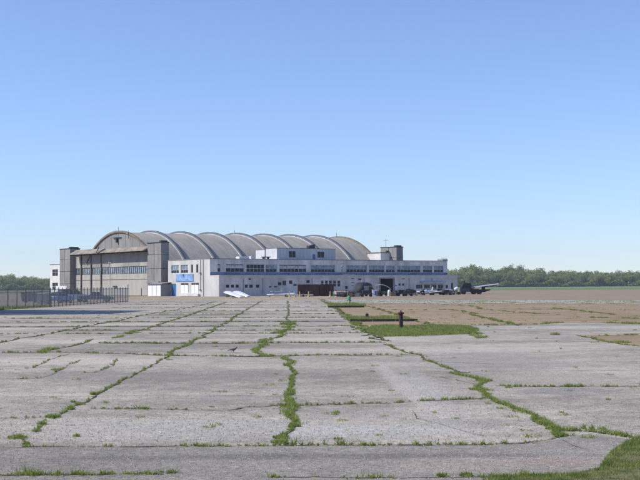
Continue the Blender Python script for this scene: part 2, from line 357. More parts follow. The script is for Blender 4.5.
crack([(14, 438), (20, 441), (26, 446), (28, 449)], .05, 1.2, .03, .05, .25, .02)
crack([(0, 343), (20, 339), (40, 336), (65, 331), (90, 326), (120, 321), (140, 316), (165, 312), (200, 306), (215, 302)], .09, 1.0, .12, .05, .3, .1)
crack([(42, 354), (50, 351), (70, 347), (85, 344), (95, 340)], .12, 1.3, .1, .05, .22, .08)
crack([(42, 354), (46, 351), (52, 350)], .2, 2, .05, .1, .1, .06)
crack([(110, 339), (123, 337)], .14, 2, .06, .08, .15, .05)
crack([(128, 334), (145, 330), (160, 325), (185, 317), (205, 310), (225, 303)], .12, 1.1, .12, .06, .3, .1)
tuft(132, 333.5, .4, 220, .12)
crack([(70, 355), (60, 357), (50, 360), (43, 364), (35, 369), (18, 371)], .08, 1.6, .02, .05, .25, .05)
crack([(82, 361), (70, 366), (58, 371), (50, 376), (40, 379), (18, 380.5)], .07, 1.5, .02, .05, .25, .05)
tuft(57, 371, .16, 200, .07)
crack([(118, 361), (112, 367), (102, 372), (92, 374), (82, 373.6)], .07, 1.6, .02, .05, .15, .05)
crack([(72, 381), (80, 381)], .08, 1.2, .02, .05, .2, .03)
crack([(0, 364), (6, 364)], .1, 1.2, .02, .05, .2, .03)
# right-hand cracks
crack([(385, 345), (400, 352), (418, 356), (425, 361), (435, 364), (447, 369), (460, 373), (470, 374)], .12, 1.4, .08, .05, .22, .08)
crack([(450, 374), (458, 376), (468, 378), (480, 381), (488, 383)], .12, 1.7, .05, .06, .2, .04)
crack([(484, 383), (479, 387), (476, 391), (482, 394), (490, 399), (500, 404), (515, 411), (530, 417), (540, 424), (553, 431), (560, 438)], .09, 2.4, .07, .05, .08, .05)
crack([(500, 404), (515, 411), (530, 417), (545, 426)], .15, 1.2, 0, .05, .25, .06)
crack([(556, 432), (575, 432.6), (590, 433), (600, 434), (625, 438), (638, 440.5)], .09, 2.4, .04, .06, .12, .03)
crack([(563, 438), (575, 437), (590, 436)], .04, 1.2, .02, .04, .3, .02)
for x, y, r, n, h in ((484, 382, .18, 260, .1), (478, 391, .18, 260, .08), (554, 431, .12, 200, .08), (561, 438, .1, 260, .07), (545, 426, .12, 220, .07), (592, 431.5, .04, 50, .1), (584, 431, .03, 40, .1)): tuft(x, y, r, n, h)
crack([(410, 412), (418, 420), (440, 426), (460, 432), (482, 437.5)], .015, .1, .012, .02, .6, .03)
crack([(440, 378), (470, 384), (490, 397)], .02, .1, .02, .03, .7, .04)
crack([(565, 443), (578, 449), (592, 452)], .015, .1, .01, .03, .6, .03)
# weeds along the edge between the grey and the tan slabs
crack([(320, 299), (332, 306), (345, 315), (356, 324), (366, 332), (376, 338), (388, 342)], .14, .6, .2, .06, .4, .3)
crack([(345, 315), (352, 319), (358, 325), (366, 331), (372, 334)], .25, .9, .1, .08, .3, .25)
crack([(324, 302), (336, 308), (350, 318), (362, 329), (383, 341)], .06, .3, .16, .06, .5, .1)
crack([(365, 306), (385, 311), (405, 318), (420, 322), (437, 326)], .16, 1.0, .14, .06, .3, .2)
crack([(372, 310), (420, 310.5), (450, 310), (480, 314)], .18, 1.0, .12, .06, .35, .2)
crack([(420, 303.8), (470, 306), (480, 309), (520, 313), (560, 315)], .16, .9, .12, .06, .35, .2)
crack([(470, 314), (480, 317), (500, 322), (522, 326)], .18, 1.1, .14, .07, .25, .2)
crack([(555, 308.5), (600, 313), (617, 315)], .2, 1.2, .12, .07, .25, .2)
crack([(500, 310), (560, 309.6), (640, 310)], .18, .9, .12, .06, .35, .2)
crack([(590, 318), (640, 319)], .3, .8, .12, .08, .35, .12)
crack([(470, 325.6), (495, 325.6), (535, 325), (560, 323.4)], .3, 1.2, .05, .08, .25, .25)
crack([(600, 323.4), (640, 324.4), (700, 325)], .4, 1.4, .05, .1, .28, .2)
crack([(480, 334), (470, 336), (486, 337), (478, 339)], .3, 1.6, .05, .08, .2, .2)
crack([(580, 336.3), (590, 338), (600, 340.4), (612, 343.6), (640, 347.2), (680, 351)], .14, 1.5, .08, .06, .15, .12)
crack([(600, 336.6), (640, 335.6)], .2, 1.3, .05, .08, .3, .1)
tuft(621, 343.5, .35, 260, .12); tuft(555, 335.5, .2, 120, .16)
# bottom edge tufts
crack([(-5, 478), (60, 477.6), (115, 477), (160, 477.4)], .09, 2.2, .05, .055, .32, .03)
crack([(20, 477.4), (65, 477), (90, 477.4)], .14, 2.4, 0, .07, .3, .03); crack([(128, 477.2), (152, 477.4)], .13, 2.8, 0, .07, .15, .03)
crack([(92, 476), (112, 476.6)], .12, 2.2, 0, .07, .25, .03); crack([(158, 475.4), (172, 475.8)], .1, 2.4, 0, .05, .15, .03)
crack([(270, 480.4), (330, 479.8), (400, 480.4), (440, 479.8), (480, 479.4), (530, 478)], .09, 2, .03, .05, .3, .03)
tuft(442, 479, .06, 120, .06); tuft(466, 478.6, .07, 150, .06)
# odd small weeds over the apron
for i in range(190):
    y = 300+150*rs.rand()**1.9; x = rs.uniform(-10, 650)
    if y > 445: continue
    if x > 330 and y < 326: continue
    tuft(x, y, rs.uniform(.04, .14), int(rs.uniform(15, 60)), rs.uniform(.02, .07))
for i in range(200):
    x = rs.uniform(330, 650); y = rs.uniform(300.2, 304.2); tuft(x, y, rs.uniform(.3, 1.3), int(rs.uniform(20, 70)), rs.uniform(.04, .1))
for i in range(160):
    x = rs.uniform(360, 650); y = rs.uniform(304, 324); tuft(x, y, rs.uniform(.1, .5), int(rs.uniform(10, 40)), rs.uniform(.04, .08))
# loose stone chips standing proud of the worn surface
nch = 32000; cx_ = rs.uniform(-15, 655, nch); cy_ = 352+135*rs.rand(nch)**.8
cz_ = np.array([tuple(gnd(a, b)) for a, b in zip(cx_, cy_)])
okc = ~((cx_ > 560) & (cy_ > 470)) & ~(cx_-(660-(cy_-436)*1.4) > 0)*(cy_ > 436) | (cy_ <= 436)
cz_ = cz_[okc]; k_ = len(cz_); sz = rs.uniform(.003, .0085, (k_, 1)); an = rs.uniform(0, 6.28, k_)
ax = np.stack([np.cos(an), np.sin(an), np.zeros(k_)], 1); ay = np.stack([-np.sin(an), np.cos(an), np.zeros(k_)], 1); up_ = np.array([0, 0, 1.])
b0 = cz_+up_*.026; b0[:, 2] += 0
A_, B_, C_, D_ = b0-ax*sz-ay*sz*.7, b0+ax*sz-ay*sz*.7, b0+ay*sz, b0+up_*sz*1.1+up_*.004
chips = np.stack([A_, B_, D_, B_, C_, D_, C_, A_, D_], 1).reshape(-1, 3)
# grass islands and verge
def inpoly(x, y, P):
    c = np.zeros(len(x), bool); n_ = len(P)
    for i in range(n_):
        x1, y1 = P[i]; x2, y2 = P[i-1]
        k = ((y1 > y) != (y2 > y)) & (x < (x2-x1)*(y-y1)/((y2-y1) or 1e-9)+x1); c ^= k
    return c
def patch(pts, dens, h, wid, key='grass', keep=1.0, sc_=.5):
    P = [gnd(*p)[:2] for p in pts]; X0, X1 = min(p[0] for p in P), max(p[0] for p in P); Y0, Y1 = min(p[1] for p in P), max(p[1] for p in P)
    n_ = int((X1-X0)*(Y1-Y0)*dens); x = rs.uniform(X0, X1, n_); y = rs.uniform(Y0, Y1, n_); k = inpoly(x, y, P)
    nn = np.sin(x*3.1*sc_+1.3*np.sin(y*2.3*sc_))*np.sin(y*2.7*sc_+1.7*np.sin(x*1.9*sc_))
    k &= rs.rand(n_) < (keep+.6*nn); x, y, nn = x[k], y[k], nn[k]
    blades(x, y, np.full(len(x), .03), h*rs.uniform(.4, 1.2, len(x))*(1+.3*nn), wid*rs.uniform(.6, 1.4, len(x)), .55, key)
patch([(366, 329.5), (372, 327.4), (400, 326.8), (440, 326.6), (470, 327.4), (479, 331), (474, 334.6), (440, 336), (400, 337.2), (380, 337.4), (371, 334)], 900, .12, .016, keep=.95)
patch([(328, 304.8), (346, 304.3), (366, 305), (364, 307), (328, 307)], 130, .22, .05, keep=.7)
patch([(346, 319), (355, 317.8), (402, 317.6), (418, 321), (350, 321)], 260, .14, .03, keep=.55)
patch([(-10, 311.6), (-10, 308), (20, 307.4), (50, 306), (52, 307), (20, 309.2)], 60, .25, .06, keep=.6)
patch([(700, 436), (645, 438), (632, 441), (618, 449), (607, 458), (603, 466), (598, 471), (575, 475.6), (530, 477.6), (490, 480), (480, 484), (700, 490)], 5200, .035, .008, keep=.85, sc_=1.5)
patch([(640, 440), (622, 447), (611, 456), (605, 466), (599, 472), (612, 470), (620, 458), (632, 448), (645, 444)], 2200, .06, .009, keep=.45, sc_=1.5)
patch([(330, 299.9), (640, 300.7), (640, 303.9), (330, 304.1)], 1.5, .07, .14, key='weed', keep=.35, sc_=.4)
tag(soilmb.build('pavement_cracks', G['soil']), kind='structure')
tag(tri_mesh('crack_weeds', np.concatenate(TUFT['weed']), G['weed']), 'low green weeds growing in the cracks and joints of the grey slabs', 'weeds', kind='stuff')
CH = mat('stone_chip', (.27, .25, .215), .9, .1, 60, col2=(.47, .445, .395), thr=(.4, .6))
tag(tri_mesh('stone_chips', chips, CH), 'fine pale and dark stone chips strewn over the nearest slabs and road', 'stone chips', kind='stuff')
tag(tri_mesh('grass', np.concatenate(TUFT['grass']), G['grass']), 'green grass beds beside the hydrants and the grass verge at the road corner', 'grass', kind='stuff')

# ------------------------------------------------------------------ building materials
W = {}
W['wall'] = mat('weathered_wall', (.57, .55, .54), .85, .24, .5, fine=.09, fscale=3, stretch=(1, 1, .35))
W['wall_blue'] = mat('blue_wall_band', (.16, .205, .30), .7, .25, .4)
W['wall_end'] = mat('pale_stucco', (.50, .50, .485), .85, .13, .4, fine=.05, fscale=3, stretch=(1, 1, .4))
W['coping'] = mat('coping', (.58, .57, .55), .8, .15, .8)
W['roofgrey'] = mat('roof_grey', (.20, .20, .20), .9, .2, .3)
W['frame'] = mat('window_frame', (.46, .47, .50), .6, .15, 2)
W['glass'] = mat('dark_glass', (.012, .015, .019), .25, .7, 1.3, spec=.25)
W['glassblue'] = mat('pale_glass', (.20, .245, .29), .3, .45, 1.1, spec=.5)
W['blind'] = mat('pale_blind', (.50, .51, .53), .7, .25, .9)
W['board'] = mat('white_boarding', (.72, .74, .74), .7, .12, 2)
W['tower'] = mat('grey_pylon', (.235, .228, .218), .9, .22, .5, fine=.1, fscale=3, stretch=(1, 1, .3))
W['beige'] = mat('beige_door_metal', (.375, .365, .32), .75, .1, .6, fine=.05, fscale=4, stretch=(1, 1, .3))
W['shade_seam_grey'] = mat('door_shade_and_seam_grey', (.27, .262, .245), .75, .12, .6)  # grey for the awning shade painted on the doors, and for gable seams
W['darksteel'] = mat('dark_steel', (.035, .035, .038), .7, .3, 2)
W['post'] = mat('grimy_post', (.09, .08, .072), .85, .3, 1)
W['awning'] = mat('rusty_awning', (.26, .21, .165), .85, .25, .8, col2=(.36, .32, .27), stretch=(1, .6, 1))
W['vault'] = mat('weathered_roofing', (.335, .31, .265), .92, .08, .55, fine=.12, fscale=5, col2=(.40, .375, .325), stretch=(1.5, .5, .5))
W['gable'] = mat('gable_sheeting', (.235, .23, .225), .85, .12, .6, stretch=(1, 1, .25))
W['rim'] = mat('ochre_rim', (.21, .18, .13), .8, .25, .8)
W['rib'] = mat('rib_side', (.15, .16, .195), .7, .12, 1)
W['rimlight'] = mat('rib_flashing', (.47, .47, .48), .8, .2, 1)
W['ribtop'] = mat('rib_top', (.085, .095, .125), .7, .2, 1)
W['white'] = mat('white_paint', (.74, .75, .76), .6, .08, 1.5)
W['bluedoor'] = mat('blue_door_paint', (.045, .14, .32), .5, .15, 1)
W['sign'] = mat('blue_sign_face', (.19, .32, .58), .5, .18, .8)
W['pent'] = mat('penthouse_sheeting', (.52, .54, .56), .8, .12, .5, fine=.04, fscale=4, stretch=(1, 1, .2))
W['pentwhite'] = mat('penthouse_white', (.60, .61, .62), .8, .1, .6)
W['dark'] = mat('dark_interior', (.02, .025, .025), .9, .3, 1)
W['pipe'] = mat('grey_pipe', (.25, .25, .26), .6, .1, 1)
W['green'] = mat('green_canvas', (.04, .12, .08), .8, .2, 1)

ROTB = math.atan2(.6, .8)
def fmap(w0): return lambda a, h, d: (a, w0+d, h)        # wall facing the viewer (normal -w)
def emap(u0): return lambda a, h, d: (u0+d, a, h)        # end wall (normal -u)
def wall(mb, mp, a0, a1, h0, h1, holes, depth=.15):
    As = sorted({a0, a1, *[q for H in holes for q in H[:2]]}); Hs = sorted({h0, h1, *[q for H in holes for q in H[2:4]]})
    for i in range(len(As)-1):
        for j in range(len(Hs)-1):
            ca, ch = (As[i]+As[i+1])/2, (Hs[j]+Hs[j+1])/2
            if any(H[0] < ca < H[1] and H[2] < ch < H[3] for H in holes): continue
            mb.quad(mp(As[i], Hs[j], 0), mp(As[i+1], Hs[j], 0), mp(As[i+1], Hs[j+1], 0), mp(As[i], Hs[j+1], 0))
    for H in holes:
        a, b, c, d = H[:4]
        for p, q in (((a, c), (b, c)), ((b, c), (b, d)), ((b, d), (a, d)), ((a, d), (a, c))):
            mb.quad(mp(*p, 0), mp(*q, 0), mp(*q, depth+.1), mp(*p, depth+.1))
def mbox(mb, mp, a0, a1, h0, h1, d0, d1):
    p = mp(a0, h0, d0); q = mp(a1, h1, d1)
    return mb.box(min(p[0], q[0]), max(p[0], q[0]), min(p[1], q[1]), max(p[1], q[1]), min(p[2], q[2]), max(p[2], q[2]))
def window(parent, mp, a0, a1, h0, h1, cols=2, rows=1, lower=None, upper_mat='glassblue', lower_mat='glass', depth=.12, bar=.06, split=.5, topdark=False, label=None):
    """frame with mullions, and glazing as sub-parts"""
    fr = MB(); b = bar
    mbox(fr, mp, a0, a1, h0, h0+b, depth-.05, depth+.02); mbox(fr, mp, a0, a1, h1-b, h1, depth-.05, depth+.02)
    for i in range(cols+1):
        c = a0+b/2+(a1-a0-b)*i/cols; mbox(fr, mp, c-b/2, c+b/2, h0+b, h1-b, depth-.048, depth+.018)
    hs = h0+(h1-h0)*split
    if lower: mbox(fr, mp, a0+b, a1-b, hs-b/2, hs+b/2, depth-.046, depth+.016)
    f = fr.build('window', W['frame'], parent)
    if label: f['label'] = label
    g = MB()
    g.quad(mp(a0, h0, depth+.03), mp(a1, h0, depth+.03), mp(a1, hs if lower else h1, depth+.03), mp(a0, hs if lower else h1, depth+.03))
    g.build('pane', W[lower_mat], f)
    if lower:
        g = MB(); hh = h1-(h1-h0)*.13 if topdark else h1
        g.quad(mp(a0, hs, depth+.03), mp(a1, hs, depth+.03), mp(a1, hh, depth+.03), mp(a0, hh, depth+.03)); g.build('blind' if upper_mat == 'blind' else 'pane', W[upper_mat], f)
        if topdark:
            g = MB(); g.quad(mp(a0, hh, depth+.03), mp(a1, hh, depth+.03), mp(a1, h1, depth+.03), mp(a0, h1, depth+.03)); g.build('pane', W['glass'], f)
    return f

# ------------------------------------------------------------------ office building
OFF = empty('office_building', (BX, BY, 0), ROTB, 'long two-storey pale office block with ribbon windows and blue band before the hangar', 'office building')
UE = 64.0; W2 = 3.34; WB = 20.1; HL = 4.1; HU = 7.45
fl, fu, el = fmap(0), fmap(W2), emap(0)
# upper ribbon windows: (x0,x1,cols,kind)
up = [(217.5, 220.6, 1, 'b'), (226, 244, 4, 'b'), (246.5, 264.5, 5, 'd'), (265.6, 277, 3, 'g'), (279.5, 306.5, 7, 't'), (311, 335, 7, 'g'), (346.5, 367, 6, 'g'), (369, 384.4, 5, 'g'), (386, 395, 3, 'g'), (397.2, 420.6, 7, 'g'), (423, 432.4, 3, 'g'), (434, 443.6, 3, 'g')]
holes = [(wx(a, W2), wx(b, W2), 4.85, 6.42) for a, b, *_ in up]
mb = MB(); wall(mb, fu, 0, UE, HL-.3, HU, holes)
wall(mb, lambda a, h, d: (UE-d, a, h), W2, WB, 0, HU, []); mb.quad((0, WB, 0), (UE, WB, 0), (UE, WB, HU), (0, WB, HU))
mb.build('upper_wall', W['wall'], OFF)
for (x0, x1, c, k), H in zip(up, holes):
    if k == 'd': window(OFF, fu, *H, cols=c, lower=True, split=.45, upper_mat='glass', lower_mat='glass')
    elif k == 'b': window(OFF, fu, *H, cols=c, lower=True, split=.5, upper_mat='blind', topdark=True)
    elif k == 't': window(OFF, fu, *H, cols=c, lower=True, split=.48, upper_mat='blind', topdark=True)
    else: window(OFF, fu, *H, cols=c, lower=True, split=.42, upper_mat='glassblue')
# blue band at the foot of the upper wall, sills, coping
mb = MB(); mb.box(.02, UE-.02, W2-.06, W2, HL-.28, 4.83); mb.build('blue_band', W['wall_blue'], OFF)
mb = MB(); mb.box(.05, UE-.05, W2-.14, W2-.001, 4.831, 4.87); mb.build('window_sill', W['coping'], OFF)
mb = MB(); mb.box(-.08, UE+.08, W2-.1, WB+.06, HU, HU+.12); mb.build('roof', W['roofgrey'], OFF)
# pilaster strips between windows
for x in (224, 245.3, 278.2, 308.5, 337, 344.5, 368.1, 385.3, 396.1, 421.8, 445.5):
    c = wx(x, W2); mb = MB(); mb.box(c-.12, c+.12, W2-.07, W2-.002, 4.88, HU-.25); mb.build('pilaster', W['wall'], OFF)
# lower storey
lowwin = [(225.8, 229.5, 284.5, 287.9, 1), (231, 234.2, 284.5, 287.9, 1), (235.6, 239, 284.5, 287.9, 1), (244.8, 248, 284.5, 288, 1), (249.2, 253, 284.5, 288, 1), (256, 259.5, 284.5, 288, 1),
          (269.2, 271.4, 286, 287.8, 1), (274, 277.2, 286, 287.6, 1), (278, 281.6, 282, 285.5, 1), (282.5, 286.2, 280.5, 285.5, 2), (289, 292.4, 280.3, 284, 1), (293.4, 297, 284, 286, 1), (306.4, 310, 280, 283.2, 1),
          (321, 323.7, 280.4, 286.6, 1), (325, 328, 280.4, 286.6, 1), (329, 332, 280.4, 286.6, 1), (333.2, 336.2, 280.4, 286.6, 1), (337.4, 340.4, 280.4, 286.6, 1),
          (345, 348, 286, 289, 1), (351.3, 354, 278, 279, 1), (351.3, 354, 281.8, 282.9, 1), (351.3, 354, 285.2, 286.2, 1), (358.2, 361.6, 278.4, 280.2, 1),
          (394.6, 397.2, 285, 286, 1), (398.4, 400.8, 283.3, 285.8, 1), (402, 404.4, 283.3, 285.8, 1), (402, 405, 278.3, 279.4, 1),
          (416, 422.5, 284.6, 288.6, 3), (424, 430, 284.6, 288.6, 3), (432.5, 436.5, 284.6, 288.6, 2), (438, 443, 284.6, 288.6, 2), (445.5, 448, 284.8, 288.4, 1)]
lh = []
for x0, x1, y0, y1, c in lowwin:
    xm = (x0+x1)/2; lh.append((wx(x0, 0), wx(x1, 0), hy(xm, y1, 0, 'w'), hy(xm, y0, 0, 'w')))
D0, D1 = wx(380.2, 0), wx(393.6, 0); DH = 3.45
d2 = (wx(451, 0), wx(453, 0), .02, 2.45)
mb = MB(); wall(mb, fl, 0, UE, -.1, HL-.02, lh+[(D0, D1, .02, DH), d2], .12)
wall(mb, lambda a, h, d: (UE-d, a, h), 0, W2, -.1, HL-.02, [])
mb.build('front_wall', W['wall'], OFF)
for H, q in zip(lh, lowwin):
    window(OFF, fl, *H, cols=q[4], bar=.05, lower=(H[3]-H[2] > 1.2), upper_mat='glass')
mb = MB(); mb.box(-.05, UE+.05, -.12, W2-.15, HL-.02, HL+.1); mb.box(-.08, UE+.08, -.16, -.002, HL-.42, HL-.22)
mb.build('parapet_coping', W['coping'], OFF)
bayr = MB(); bayr.box(D0-.2, D1+.2, .45, 6, .0, 3.9)
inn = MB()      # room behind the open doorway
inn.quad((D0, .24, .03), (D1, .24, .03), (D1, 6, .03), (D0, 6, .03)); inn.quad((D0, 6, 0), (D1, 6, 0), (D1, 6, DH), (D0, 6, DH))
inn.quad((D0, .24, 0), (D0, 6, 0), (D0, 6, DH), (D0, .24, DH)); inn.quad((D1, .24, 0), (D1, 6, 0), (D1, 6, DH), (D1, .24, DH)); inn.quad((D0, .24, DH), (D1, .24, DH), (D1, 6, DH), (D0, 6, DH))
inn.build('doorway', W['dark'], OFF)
mb = MB(); mb.box(D0-.3, D1+.3, -.1, -.004, DH+.02, DH+.38); mb.box(D0-.28, D0-.02, -.1, -.004, 0, DH+.02); mb.box(D1+.02, D1+.28, -.1, -.004, 0, DH+.02)
mb.build('door_surround', W['pipe'], OFF)
mb = MB(); mbox(mb, fl, *d2, .1, .16); mb.build('door', W['darksteel'], OFF)
for x0, x1 in ((420, 431.5), (432.5, 443)):
    a, b = wx(x0, 0), wx(x1, 0); mb = MB()
    mb.prism([(0, 2.95), (-1.0, 2.55), (-1.0, 2.35), (0, 2.75)], lambda p, q, d: (d, p-.004, q), a, b); mb.build('window_awning', W['frame'], OFF)
# wall-mounted vent and cables on the front
mb = MB(); a = wx(248.6, 0); mb.box(a, a+.35, -.25, -.003, 3.25, 3.55); mb.build('wall_vent', W['darksteel'], OFF)
for x, y0, y1 in ((243.4, .1, 3.5), (262.5, .6, 3.6), (312, .4, 3.6), (364, .3, 3.6), (409, .3, 3.6), (431.8, 0, 3.6)):
    a = wx(x, 0); MB().tube((a, -.07, y0), (a, -.07, y1), .05).build('downpipe', W['pipe'], OFF)
# end wall towards the hangar doors
ew = [(167.3, 169.6, 268.6, 273, 1), (171.3, 178.8, 264.7, 272.8, 3), (180.7, 188, 264.2, 272.8, 3), (191, 193, 264.2, 272.6, 1), (196.2, 198.2, 264.2, 272.6, 1)]
eh = [(ux(x1, 0), ux(x0, 0), hy(180, y1, 0, 'u')if 0 else 4.75, 6.45) for x0, x1, y0, y1, c in ew[1:]]
dr = (ux(176, 0), ux(171.2, 0), .02, 2.6)
bw = [(ux(188.5, 0), ux(180.7, 0), .75, 2.75), (ux(198.8, 0), ux(191.2, 0), .75, 2.75)]
mb = MB(); wall(mb, el, W2, WB, -.1, HU, eh+[dr]+bw, .14)
mb.build('end_wall', W['wall_end'], OFF)
mb = MB(); wall(mb, el, 0, W2, -.1, HL-.02, []); mb.build('end_wall', W['wall_end'], OFF)
for H, q in zip(eh, ew[1:]): window(OFF, el, *H, cols=q[4], lower=q[4] > 1, upper_mat='glassblue' if q[4] > 1 else 'glass', split=.4)
for H in bw:
    f = window(OFF, el, *H, cols=2, bar=.09)
    f['label'] = 'ground-floor end window boarded over in white'
    g = MB(); am = (H[0]+H[1])/2
    mbox(g, el, H[0]+.12, am-.06, H[2]-.15, H[3]-.42, -.05, .06); mbox(g, el, am+.06, H[1]-.12, H[2]-.15, H[3]-.42, -.05, .06); g.build('boarding', W['board'], f)
mb = MB(); mbox(mb, el, *dr, .06, .12); d_ = mb.build('door', W['bluedoor'], OFF); d_['label'] = 'blue painted end door'
mb = MB(); mbox(mb, el, dr[0]+.15, dr[0]+.25, 1.05, 1.15, .0, .06); mb.build('handle', W['pipe'], d_)
# downpipes
mb = MB()
for x, z0 in ((200.8, 1.3), (203.6, 0)):
    a = ux(x, 0); mb.tube((-.1, a, z0), (-.1, a, HU-.1), .06)
for z in (4.7, 1.3): a = ux(200.8, 0); mb.box(-.3, -.003, a-.2, a+.2, z-.15, z+.15)
mb.build('downpipe', W['pipe'], OFF)
mb = MB(); mbox(mb, el, ux(200, 0), ux(181, 0), .05, .55, -.5, -.003); mb.build('plinth_ledge', W['coping'], OFF)
# blue sign board, faded white marks on it
sa0, sa1 = ux(193.4, 0), ux(176.4, 0)
mb = MB(); mbox(mb, el, sa0, sa1, 3.05, 4.55, -.12, -.004); sg = mb.build('sign_board', W['sign'], OFF); sg['label'] = 'blue sign board with faded white lettering and a dark wedge'
wd = sa1-sa0; X_ = lambda t: sa1-t*wd; mk = MB()
def stroke(pts, th):
    for (a, b), (c, d) in zip(pts, pts[1:]):
        p = Vector((X_(a), 3.05+1.5*b)); q = Vector((X_(c), 3.05+1.5*d)); n_ = (q-p).normalized(); n_ = Vector((-n_.y, n_.x))*th/2
        mk.add([(-.126, p.x+n_.x, p.y+n_.y), (-.126, q.x+n_.x, q.y+n_.y), (-.126, q.x-n_.x, q.y-n_.y), (-.126, p.x-n_.x, p.y-n_.y)], [(0, 1, 2, 3)])
stroke([(.07, .85), (.10, .15)], .22); stroke([(.20, .15), (.25, .8), (.34, .2)], .16); stroke([(.22, .4), (.33, .4)], .14)
stroke([(.55, .2), (.62, .8), (.70, .6)], .16); stroke([(.60, .45), (.82, .45)], .14); stroke([(.76, .75), (.78, .2), (.86, .2)], .14); stroke([(.36, .2), (.56, .12)], .12)
mk.build('lettering', mat('faded_white_paint', (.36, .47, .66), .6, .3, 2), sg)
mk = MB(); mk.add([(-.127, X_(.36), 4.5), (-.127, X_(.50), 4.5), (-.127, X_(.49), 3.75)], [(0, 1, 2)]); mk.build('emblem', mat('dark_blue_mark', (.04, .08, .22), .6, .1, 2), sg)
# penthouse on the roof
PU0, PU1, PW = wx(277, 7), wx(335.6, 7), 7.0; PH = 9.95
fp, ep = fmap(PW), emap(PU0)
pw = [(wx(289, PW), wx(296, PW), 8.0, 9.4), (wx(317.6, PW), wx(324.6, PW), 8.0, 9.4)]
pd = (wx(312.6, PW), wx(315.5, PW), HU+.1, 8.75)
mb = MB(); wall(mb, fp, PU0, PU1, HU+.1, PH, pw+[pd], .1); wall(mb, lambda a, h, d: (PU1-d, a, h), PW, 11.1, HU+.1, PH, []); mb.quad((PU0, 11.1, HU), (PU1, 11.1, HU), (PU1, 11.1, PH), (PU0, 11.1, PH))
mb.build('penthouse_wall', W['pent'], OFF)
mb = MB(); wall(mb, ep, PW, 11.1, HU+.1, PH, []); mb.box(PU0, PU0+6, 11.6, 15.0, HU+.1, 9.75); mb.build('penthouse_end_wall', W['pentwhite'], OFF)
mb = MB(); mb.box(PU0-.06, PU1+.06, PW-.06, 11.2, PH, PH+.1); mb.box(PU0-.05, PU0+6, 11.5, 15.1, 9.75, 9.83); mb.build('penthouse_roof', W['roofgrey'], OFF)
mb = MB()
for i in range(1, 18):
    a = PU0+(PU1-PU0)*i/18
    if not any(q[0]-.1 < a < q[1]+.1 for q in pw+[pd]): mb.box(a-.02, a+.02, PW-.03, PW-.001, HU+.12, PH-.02)
mb.build('sheeting_seam', W['frame'], OFF)
for H in pw: window(OFF, fp, *H, cols=2, upper_mat='glass')
mb = MB(); mbox(mb, fp, *pd, .05, .09); mb.build('penthouse_door', W['wall_blue'], OFF)
a = wx(309.5, 8); mb = MB(); mb.box(a, a+.9, 8, 9, PH+.1, PH+.75); mb.box(a+.95, a+1.6, 8.1, 8.9, PH+.1, PH+.95); mb.box(a-.1, a+1.8, 8.2, 8.6, PH+.1, PH+.3); mb.build('roof_vent', W['darksteel'], OFF)
mb = MB(); mb.box(wx(237.4, 6), wx(247.2, 6), 5.2, 6.6, HU+.13, 8.05); mb.box(wx(249, 6), wx(252.4, 6), 5.2, 6.6, HU+.13, 8.1); mb.build('rooflight', W['white'], OFF)
mb = MB(); mb.box(wx(262, 6), wx(269, 6), 5.4, 6.4, 7.95, 8.1); mb.box(wx(263, 6), wx(263.6, 6), 5.6, 6.2, HU+.12, 7.95); mb.box(wx(267.6, 6), wx(268.2, 6), 5.6, 6.2, HU+.12, 7.95); mb.build('roof_platform', W['darksteel'], OFF)
mb = MB(); mb.box(wx(442, 5), wx(446.6, 5), 4.6, 6.5, HU+.12, 7.95)
for x in (441.5, 443, 444.5, 446, 447): a = wx(x, 4.2); mb.tube((a, 4.2, HU+.1), (a, 4.2, 8.2), .03)
mb.tube((wx(441.5, 4.2), 4.2, 8.2), (wx(447, 4.2), 4.2, 8.2), .03); mb.build('roof_hatch', W['pipe'], OFF)
# flue standing on the lower roof
a = wx(342, 2.2); mb = MB(); mb.tube((a, 2.2, HL+.1), (a, 2.2, 5.9), .13); mb.lathe([(0, .14), (.05, .26), (.22, .3), (.4, .12)], (a, 2.2, 5.9)); mb.box(a-.2, a+3.0, 1.6, 2.6, HL+.1, HL+.42)
mb.build('flue', W['pipe'], OFF)
a0, a1 = wx(342.3, 1), wx(351, 1)

# ------------------------------------------------------------------ hangar
HG = empty('aircraft_hangar', (BX, BY, 0), ROTB, 'large old aircraft hangar with nine arched roof ribs and tall beige sliding doors', 'hangar')
CW, RAD, APX = 45.2, 22.9, 14.45
BAY = 7.86; NB = 8
def arc(u, extra=0, phi0=-46, phi1=46, n=40):
    return [(u, CW-(RAD+extra)*math.sin(R(phi0+(phi1-phi0)*i/n)), APX-RAD+(RAD+extra)*math.cos(R(phi0+(phi1-phi0)*i/n))) for i in range(n+1)]
for k in range(NB):
    u0, u1 = 1.2+BAY*k, 1.2+BAY*(k+1); mb = MB(); nn = 6; rows = [arc(u0+(u1-u0)*i/nn) for i in range(nn+1)]
    # thin raised seams running along the arch
    mb.add([p for r_ in rows for p in r_], [(i*41+j, i*41+j+1, (i+1)*41+j+1, (i+1)*41+j) for i in range(nn) for j in range(40)])
    o = mb.build('vault_roof', W['vault'], HG, smooth=True)
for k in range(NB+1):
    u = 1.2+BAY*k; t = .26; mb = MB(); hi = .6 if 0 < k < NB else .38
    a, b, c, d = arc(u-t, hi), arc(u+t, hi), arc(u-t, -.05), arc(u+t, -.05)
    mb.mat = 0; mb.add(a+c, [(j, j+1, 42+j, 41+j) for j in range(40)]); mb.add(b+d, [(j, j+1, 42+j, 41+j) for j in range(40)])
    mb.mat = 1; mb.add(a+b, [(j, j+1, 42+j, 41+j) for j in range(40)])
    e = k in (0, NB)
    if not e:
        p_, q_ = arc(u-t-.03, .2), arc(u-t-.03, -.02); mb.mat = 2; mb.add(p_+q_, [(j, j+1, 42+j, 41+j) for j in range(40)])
    mb.build('roof_rib', [W['rim'] if e else W['rib'], W['rim'] if e else W['ribtop'], W['rimlight']], HG)
